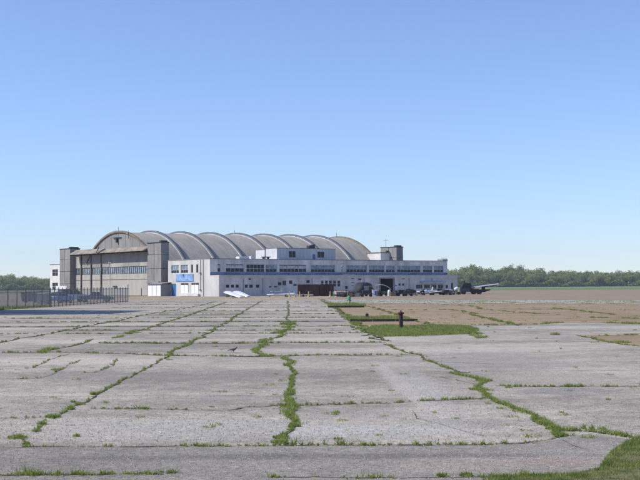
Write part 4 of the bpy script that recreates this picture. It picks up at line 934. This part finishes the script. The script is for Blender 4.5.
# nose cone and prop spinner left of the truck
p = gnd(455.6, 294.6); NC = empty('engine_nose', (p.x+.1, p.y, 0), 0, 'white rounded engine cowling on a dark stand between office block and flatbed truck', 'engine cowling'); NC.scale = (.72, .72, .85)
MB().loft([[(x, r_*math.cos(t), 1.35+x*.25+r_*math.sin(t)) for t in np.linspace(0, 2*math.pi, 13)[:-1]] for x, r_ in ((-.65, .12), (-.5, .34), (-.1, .48), (.4, .46), (.55, .38))]).build('cowling', C['white'], NC, smooth=True)
mb = MB(); mb.box(-.35, .4, -.3, .3, .75, .92)
for s in (-.3, .3):
    for x in (-.35, .35): mb.tube((x*1.2, s, 0), (x, s, .76), .06)
mb.build('stand', C['black'], NC)
# second small aircraft, blue-grey, partly hidden, and scrub along the wall
p = gnd(441, 294.9); aircraft('faded blue-grey aeroplane beside the office wall, right of the white one', (p.x, p.y+3, 0), R(-25), .55, body='darkblue', wingm='silver')
C['bush'] = mat('scrub_leaves', (.035, .05, .022), .8, .4, 3, col2=(.07, .08, .03))
def leafball(n, rx, ry, rz, size, seed, lobes=6, spread=.55, zmin=0.0):
    r_ = np.random.RandomState(seed); L0 = r_.normal(0, spread, (lobes, 3)); L0[:, 2] = r_.uniform(-.45, .75, lobes)
    pts = []
    for i in range(n):
        c = L0[r_.randint(lobes)]; q = r_.normal(0, 1, 3); q /= np.linalg.norm(q)+1e-9; q *= .42*r_.rand()**.4
        p_ = c*.6+q; pts.append((p_[0]*rx, p_[1]*ry, rz*(1+p_[2])))
    pts = np.array(pts); pts[:, 2] = np.maximum(pts[:, 2], zmin)
    a = r_.normal(0, 1, (n, 3)); a /= np.linalg.norm(a, axis=1)[:, None]; b = r_.normal(0, 1, (n, 3)); b = np.cross(a, b); b /= np.linalg.norm(b, axis=1)[:, None]
    s = size*r_.uniform(.5, 1.4, (n, 1)); v = np.stack([pts-a*s, pts+b*s*.7, pts+a*s, pts-b*s*.7], 1).reshape(-1, 3); return v
for i, (x, yb, sx, hh, l) in enumerate(((406.5, 295.9, 1.5, .75, 'dark rounded scrub bush against the office wall, right of the barrels'), (413.2, 295.6, .8, .7, 'small dark bush between the larger scrub bush and the white aeroplane'))):
    p = gnd(x, yb); o = tri_mesh('bush', leafball(900, sx, .8, hh, .09, 40+i), C['bush'], n=4); o.location = (p.x, p.y, 0); tag(o, l, 'bush', 'scrub along the office wall')

# scrap and stores along the foot of the right half of the front
def scrap(kind, x, yb, label, sz=1.0, rz=0.0, m_='darkblue', dy=0):
    p = gnd(x, yb); rr = random.Random(int(x*10)); 
    if kind == 'engine':
        o = empty('aero_engine', (p.x, p.y+dy, 0), rz, label, 'engine'); MB().tube((-.35*sz, 0, .75*sz), (.35*sz, 0, .75*sz), .28*sz, n=14).build('crankcase', C[m_], o)
        for i in range(9):
            a = i*2*math.pi/9; MB().tube((0, .25*sz*math.cos(a), (.75+.25*math.sin(a))*sz), (0, .58*sz*math.cos(a), (.75+.58*math.sin(a))*sz), .1*sz, n=8).build('cylinder_head', C['silver'] if i % 2 else C['black'], o)
        MB().box(-.4*sz, .4*sz, -.5*sz, .5*sz, 0, .15*sz).build('stand', C['wood'], o)
    elif kind == 'crate':
        o = empty('crate', (p.x, p.y+dy, 0), rz, label, 'crate'); w_ = .5*sz; h_ = .75*sz; MB().box(-w_, w_, -w_*.8, w_*.8, .08, h_).build('box', C[m_], o)
        mb = MB()
        for q in (-w_+.05, 0, w_-.05): mb.box(q-.05, q+.05, -w_*.8-.03, w_*.8+.03, 0, h_+.03)
        mb.build('batten', C['wood'], o)
    elif kind == 'rack':
        o = empty('pipe_rack', (p.x, p.y+dy, 0), rz, label, 'rack')
        for q in (-1.0*sz, 1.0*sz): MB().box(q-.05, q+.05, -.4, .4, 0, 1.2*sz).build('upright', C['black'], o)
        for i in range(7): z = .15+.15*i*sz; MB().tube((-1.4*sz+rr.uniform(0, .3), rr.uniform(-.3, .3), z), (1.4*sz-rr.uniform(0, .4), rr.uniform(-.3, .3), z+rr.uniform(-.05, .05)), .055).build('tube', C[rr.choice(['silver', 'wood', 'darkblue', 'white', 'red'])], o)
    elif kind == 'dolly':
        o = empty('tow_cart', (p.x, p.y+dy, 0), rz, label, 'cart'); MB().box(-1.1*sz, 1.1*sz, -.5, .5, .45, .6).build('deck', C[m_], o); MB().box(-.7*sz, .5*sz, -.4, .4, .602, 1.15*sz).build('load', C['tarp'], o, bevel=.08)
        for q in (-.75*sz, .75*sz):
            for t in (-.5, .38): MB().tube((q, t, .24), (q, t+.12, .24), .24, n=12).build('wheel', C['black'], o)
        MB().tube((1.1*sz, 0, .5), (1.9*sz, 0, .15), .04).build('tow_bar', C['black'], o)
    elif kind == 'tyres':
        o = empty('tyre_stack', (p.x, p.y+dy, 0), rz, label, 'tyre stack')
        for i in range(int(3*sz)): MB().lathe([(0, .3), (.05, .42), (.17, .42), (.22, .3), (.2, .2), (.02, .2)], (rr.uniform(-.05, .05), 0, i*.23), n=16).build('tyre', C['black'], o)
    return o
for a_ in (('crate', 349.5, 296.9, 'small brown crate in front of the low grey plank stack', .8, .2, 'wood'), ('tyres', 344.5, 297.0, 'stack of black tyres in front of the mixed plank stack', 1, 0, 'black'),
           ('rack', 353.5, 296.3, 'low rack of mixed tubes behind the grey plank stack', .9, .1, 'black', .6), ('tyres', 380.2, 296.3, 'stack of black tyres at the left jamb of the dark doorway', 1.4, 0, 'black'),
           ('dolly', 366.5, 296.8, 'dark loaded tow cart standing before the tarpaulin-covered truck', 1, .1, 'darkblue'), ('crate', 392.4, 296.2, 'brown crate at the right jamb of the dark doorway', 1, .3, 'wood'),
           ('dolly', 401.6, 296.1, 'dark tow cart between the two dark barrels and the scrub bush', 1, .2, 'black'), ('crate', 410.4, 295.6, 'brown crate between the large scrub bush and the small one', .9, .1, 'wood'),
           ('rack', 418.5, 295.0, 'rack of mixed tubes under the left wing of the white aeroplane', 1, .1, 'black', 1.5), ('engine', 421.8, 295.3, 'radial aero engine on a stand left of the white aeroplane nose', .9, .3, 'darkblue'),
           ('tyres', 432.3, 295.0, 'stack of black tyres right of the white aeroplane nose', 1, 0, 'black'), ('dolly', 436.4, 294.9, 'dark tow cart under the right wing of the white aeroplane', 1.1, .1, 'black'),
           ('crate', 444.6, 294.8, 'blue-grey crate right of the faded blue-grey aeroplane', 1.2, .2, 'darkblue'), ('rack', 448.6, 294.7, 'rack of mixed tubes left of the dark end door', 1, .05, 'black'),
           ('engine', 452.5, 294.8, 'radial aero engine on a stand left of the white engine cowling', .85, .4, 'black'), ('crate', 458.6, 294.7, 'dark crate between the white engine cowling and the flatbed cab', .8, .1, 'black'),
           ('rack', 341, 296.0, 'rack of mixed tubes behind the mixed plank stack, nearest the narrow container', 1, .1, 'black', 1.5), ('crate', 356.6, 296.7, 'white-grey crate at the right end of the grey plank stack', .8, .2, 'silver'),
           ('dolly', 407.5, 296.3, 'dark tow cart standing before the large scrub bush', .9, 0, 'darkblue'), ('crate', 415.4, 295.4, 'silver crate between the small bush and the left wing of the white aeroplane', .8, .1, 'silver'),
           ('dolly', 446.8, 295.1, 'dark tow cart beside the blue-grey crate', .9, .1, 'darkblue'), ('crate', 450.4, 295.0, 'pale crate left of the radial engine by the dark end door', .7, .1, 'silver'),
           ('crate', 286.5, 297.0, 'dark low crate beside the tail of the stripped white fuselage', .6, .1, 'darkblue')): scrap(*a_)
for x, yb, sx, hh, l in ((398.6, 295.5, .9, .6, 'dark bush against the wall behind the two dark barrels'), (426, 294.4, 1.6, .7, 'low scrub behind the white aeroplane'), (440, 294.2, 1.5, .8, 'low scrub behind the faded blue-grey aeroplane')):
    p = gnd(x, yb); o = tri_mesh('bush', leafball(700, sx, .7, hh, .09, int(x)), C['bush'], n=4); o.location = (p.x, p.y, 0); tag(o, l, 'bush', 'scrub along the office wall')
# ------------------------------------------------------------------ fence at the left
C['fence'] = mat('fence_steel', (.13, .135, .14), .6, .25, 2)
C['fencemesh'] = mat('fence_wire', (.26, .27, .28), .6, .2, 2)
def fence(Pa, Pb, sp, label, dense, wire, h=1.8):
    Pa, Pb = Vector(Pa), Vector(Pb); d = Pb-Pa; L_ = d.length
    o = empty('fence', (Pa.x, Pa.y, 0), math.atan2(d.y, d.x), label, 'fence')
    n_ = int(round(L_/sp))
    for i in range(n_+1):
        x = L_*i/n_; hh = h+.12+(.35 if i == n_ and not dense else 0); mb = MB(); mb.tube((x, 0, 0), (x, 0, hh), .05); mb.lathe([(0, .06), (.06, .03)], (x, 0, hh), n=8); mb.build('fence_post', C['fence'], o)
    mb = MB(); mb.tube((0, 0, h), (L_, 0, h), .028); mb.tube((0, 0, .12), (L_, 0, .12), .02)
    if dense: mb.tube((0, 0, h-.22), (L_, 0, h-.22), .02)
    mb.build('rail', C['fence'], o)
    mb = MB(); k = int(L_/wire)
    for i in range(k):
        x = L_*(i+.5)/k; mb.box(x-.009, x+.009, -.006, .006, .05, h)
    z = .15
    while z < h: mb.box(0, L_, -.004, .004, z, z+.008); z += .12 if dense else .3
    mb.build('wire_panel', C['fencemesh'], o)
fence((-31.5, 94), (-27.75, 118), 2.0, 'dark chain-link fence with double top rail running off the left edge', True, .075)
fence((-27.7, 118.2), (-25.1, 150.2), 1.35, 'dark picket-like fence before the parked cars, ending in a tall post', False, .15)

# ------------------------------------------------------------------ hydrants, stub and beams in the tan slabs
P1 = gnd(401, 329.6); HY = empty('hydrant_post', (P1.x, P1.y, .02), 0, 'dark red standpipe with flared red cap standing in the nearest grass bed', 'standpipe')
C['hred'] = mat('rusted_red_paint', (.16, .035, .028), .7, .35, 6, col2=(.05, .025, .028)); C['hdark'] = mat('blackened_iron', (.03, .03, .036), .6, .3, 5)
MB().lathe([(0, .11), (.04, .11), (.05, .085), (.64, .085), (.66, .095)], n=16).build('barrel', C['hred'], HY, smooth=False)
MB().lathe([(.662, .10), (.68, .135), (.73, .15), (.755, .12), (.78, .05)], n=16).build('cap', C['hred'], HY); MB().lathe([(.782, .035), (.84, .035), (.85, .02)], n=6).build('operating_nut', C['hdark'], HY)
mb = MB(); mb.tube((.02, -.08, .52), (.03, -.12, .52), .06, n=12); mb.box(-.035, .09, -.088, .06, .06, .62); mb.build('nozzle_and_shade_plate', C['hdark'], HY)  # nozzle, and a dark plate that paints the barrel's shaded right side
P2 = gnd(349.2, 305.0); H2 = empty('fire_hydrant', (P2.x, P2.y, .02), 0, 'pale fire hydrant with bright green bonnet on the far grass strip', 'hydrant')
MB().lathe([(0, .2), (.06, .2), (.07, .12), (.5, .12), (.52, .17), (.56, .17)], n=16).build('barrel', mat('hydrant_pale', (.36, .33, .22), .7, .2, 5), H2)
hg = mat('hydrant_green', (.03, .28, .17), .5, .15, 5)
MB().lathe([(.562, .19), (.64, .19), (.78, .17), (.88, .1), (.9, .04), (.98, .04)], n=16).build('bonnet', hg, H2)
for s in (-1, 1): MB().tube((s*.1, 0, .42), (s*.22, 0, .42), .07, n=10).build('nozzle', C['wood'], H2)
P3 = gnd(367, 319.2); H3 = empty('pipe_stub', (P3.x, P3.y, .02), 0, 'short black capped pipe stub on the grass just behind the long dark beam', 'pipe stub')
MB().lathe([(0, .09), (.2, .09)], n=12).build('pipe', C['hdark'], H3); MB().lathe([(.202, .1), (.28, .1), (.33, .04)], n=12).build('cap', C['hdark'], H3)
C['beam'] = mat('creosoted_beam', (.045, .035, .032), .85, .4, 3)
def beam(xa, xb, y, label, h=.13):
    a, b = gnd(xa, y), gnd(xb, y-.3); d = b-a; mb = MB(); n_ = 3; L_ = d.length
    for i in range(n_): mb.box(L_*i/n_+.01, L_*(i+1)/n_-.01, 0, .16, 0, h+(.01 if i % 2 else 0))
    o = mb.build('kerb_beam', C['beam'], bevel=.012); o.location = (a.x, a.y, .02); o.rotation_euler[2] = math.atan2(d.y, d.x); tag(o, label, 'beam')
beam(350, 418, 322.0, 'long dark timber beam edging the middle weedy strip behind the red standpipe')
beam(328, 364.5, 307.9, 'dark timber beam edging the far grass strip below the green hydrant', .16)

# ------------------------------------------------------------------ bird
pb = gnd(233.5, 353.4); me = bpy.data.meshes.new('bird')
bv = [(0, 0, .085), (.05, 0, .10), (.085, 0, .135), (.10, 0, .152), (.128, 0, .15), (-.06, 0, .085), (-.13, 0, .07), (-.19, 0, .06), (.0, -.016, .05), (.004, -.016, .012), (.03, -.016, .004), (.0, .016, .05), (-.02, .016, .012), (.006, .016, .004)]
be = [(0, 1), (1, 2), (2, 3), (3, 4), (0, 5), (5, 6), (6, 7), (0, 8), (8, 9), (9, 10), (0, 11), (11, 12), (12, 13)]
me.from_pydata(bv, be, []); me.materials.append(mat('bird_plumage', (.07, .06, .055), .8, .3, 30)); bo = bpy.data.objects.new('bird', me); COL.objects.link(bo)
sk = bo.modifiers.new('skin', 'SKIN'); ss = bo.modifiers.new('sub', 'SUBSURF'); ss.levels = 1; ss.render_levels = 2
rad = [.036, .032, .020, .022, .004, .03, .014, .008, .006, .004, .003, .006, .004, .003]
for i, r_ in enumerate(rad): me.skin_vertices[0].data[i].radius = (r_, r_*.9)
me.skin_vertices[0].data[0].use_root = True
bo.location = (pb.x, pb.y, .03); bo.rotation_euler[2] = R(-12); tag(bo, 'small dark bird standing on the grey slabs facing right', 'bird')

# ------------------------------------------------------------------ neighbouring hangar off the left edge (its gable throws the long shadow)
NB_ = empty('side_hangar', (-33, 92.8, 0), 0, 'tall gabled metal hangar just beyond the left edge, throwing the long shadow', 'hangar')
gp = [(-10.2, 0), (8.2, 0), (8.2, 6.2), (0, 16.6), (-10.2, 15.4)]
MB().prism(gp, lambda a, b, d: (d, a, b), -26, 0).build('wall', W['gable'], NB_)
mb = MB(); mb.prism([(-10.5, 15.4), (0, 16.65), (0, 16.9), (-10.5, 15.65)], lambda a, b, d: (d, a, b), -26.3, .3); mb.prism([(0, 16.65), (8.6, 5.9), (8.7, 6.1), (0, 16.9)], lambda a, b, d: (d, a, b), -26.3, .3); mb.build('roof', W['roofgrey'], NB_)
MB().box(.02, .1, -6, 5, 0, 5.2).build('door', W['beige'], NB_)

# ------------------------------------------------------------------ far trees
TM = [mat('tree_leaves_mid', (.24, .31, .08), .8, .3, .35, col2=(.42, .43, .16)),
      mat('tree_leaves_dark', (.17, .25, .07), .8, .3, .35, col2=(.29, .35, .12)),
      mat('tree_leaves_bare', (.28, .25, .15), .8, .3, .35, col2=(.34, .30, .19)),
      mat('tree_leaves_yellow', (.32, .26, .10), .8, .25, .35)]
for t_ in TM: leafy(t_, .4)
TB = mat('tree_bark', (.09, .075, .06), .9, .3, 1)
protos = []
for k in range(7):
    mi = (0, 1, 0, 1, 2, 0, 3)[k]
    t = empty('tree', (0, 0, -500)); th = 1.0
    mb = MB(); mb.tube((0, 0, 0), (.1, 0, 3.5), .28, .2); mb.tube((.1, 0, 3.5), (.3, .2, 8), .2, .1)
    rr = random.Random(k)
    for j in range(6):
        a = rr.uniform(0, 6.28); z = rr.uniform(2.5, 7); mb.tube((.1, 0, z), (math.cos(a)*2.6, math.sin(a)*2.6, z+2.4), .1, .03)
    mb.build('trunk', TB, t)
    v = leafball(1500 if mi != 2 else 850, 5.2, 5.2, 6.6, .34 if mi != 2 else .24, 100+k, lobes=11, spread=.62, zmin=.4)
    tri_mesh('crown', v, TM[mi], t, n=4)
    protos.append(t)
kinds = ['mid green leafy tree in the far tree line beyond the airfield', 'dark green tree in the far tree line beyond the airfield', 'mid green leafy tree in the far tree line beyond the airfield', 'dark green tree in the far tree line beyond the airfield', 'thin-leaved brownish tree in the far tree line beyond the airfield', 'mid green leafy tree in the far tree line beyond the airfield']
used = [False]*7; tr = random.Random(11)
def place_tree(k, X, Y, s, label, group='trees in the far tree line'):
    if used[k]: t = copy_tree(protos[k])
    else: t = protos[k]; used[k] = True
    t.location = (X, Y, 0); t.rotation_euler = (0, 0, tr.uniform(0, 6.28)); t.scale = (s*tr.uniform(.85, 1.2), s*tr.uniform(.85, 1.2), s)
    tag(t, label, 'tree', group)
# skyline heights measured from the picture: (x, top y)
skyR = [(430, 272), (450, 269.5), (458, 267), (475, 265), (485, 267.5), (495, 267), (505, 265), (510, 264), (518, 267), (528, 267), (533, 266), (540, 271), (548, 272.5), (555, 270.5), (563, 268.5), (572, 272), (580, 270.5), (590, 269), (600, 271.5), (610, 270), (625, 270.5), (640, 270), (680, 270)]
skyL = [(-20, 276), (0, 275), (5, 275), (14, 274), (22, 277), (34, 273), (40, 276), (46, 277), (52, 276), (80, 276)]
def sky_y(t, x): return float(np.interp(x, [a for a, b in t], [b for a, b in t]))
for sky_t, xa, xb, step in ((skyR, 425, 655, 4.4), (skyL, -14, 78, 4.6)):
    for row, (Y0, ds) in enumerate(((930, .78), (960, .93), (995, 1.0))):
        x = xa+row*2
        while x < xb:
            Y = Y0+tr.uniform(-9, 9); ht = (Y*(ray(x, sky_y(sky_t, x)).z))+CAMZ; ht *= ds*tr.uniform(.72, 1.08)
            if row == 2 or tr.random() > .06:
                k = tr.choice([0, 1, 2, 3, 5, 0, 3, 1, 4]); place_tree(k, (x-320)/FPX*Y, Y, ht/11.4, kinds[k])
            x += step*tr.uniform(.8, 1.2)
place_tree(6, (598-320)/FPX*915, 915, .78, 'yellowish spring-leaved tree standing out low in the right part of the far tree line', None)
# understorey reads as one mass
def hedge(X0, X1, Y, n_, h, seed):
    r_ = np.random.RandomState(seed); x = r_.uniform(X0, X1, n_); y = Y+r_.uniform(-6, 6, n_); z = h*r_.rand(n_)**1.2*(.7+.3*np.sin(x*.35)+.2*np.sin(x*.11+2))
    pts = np.stack([x, y, np.abs(z)], 1); a = r_.normal(0, 1, (n_, 3)); a /= np.linalg.norm(a, axis=1)[:, None]; b = np.cross(a, r_.normal(0, 1, (n_, 3))); b /= np.linalg.norm(b, axis=1)[:, None]
    s = r_.uniform(.25, .7, (n_, 1)); return np.stack([pts-a*s, pts+b*s, pts+a*s, pts-b*s], 1).reshape(-1, 3)
v = np.concatenate([hedge(85, 275, 922, 26000, 5.5, 1), hedge(-275, -190, 922, 12000, 5.5, 2), hedge(85, 275, 990, 16000, 7, 3), hedge(-275, -190, 990, 8000, 7, 4)])
tag(tri_mesh('undergrowth', v, TM[1], n=4), 'dense green undergrowth filling the foot of the far tree line', 'undergrowth', kind='stuff')

# ------------------------------------------------------------------ haze
if HAZE:
    mb = MB(); mb.box(-700, 700, -60, 1250, -1, 40); hz = mb.build('haze', bpy.data.materials.new('haze_air')); tag(hz, kind='stuff', label='thin pale air haze over the airfield', cat='haze')
    hm = hz.data.materials[0]; hm.use_nodes = True; n = hm.node_tree; n.nodes.remove(n.nodes['Principled BSDF'])
    pv = n.nodes.new('ShaderNodeVolumePrincipled'); pv.inputs['Color'].default_value = (.82, .88, 1, 1); pv.inputs['Density'].default_value = HAZE
    pv.inputs['Anisotropy'].default_value = .3
    n.links.new(pv.outputs[0], n.nodes['Material Output'].inputs['Volume'])
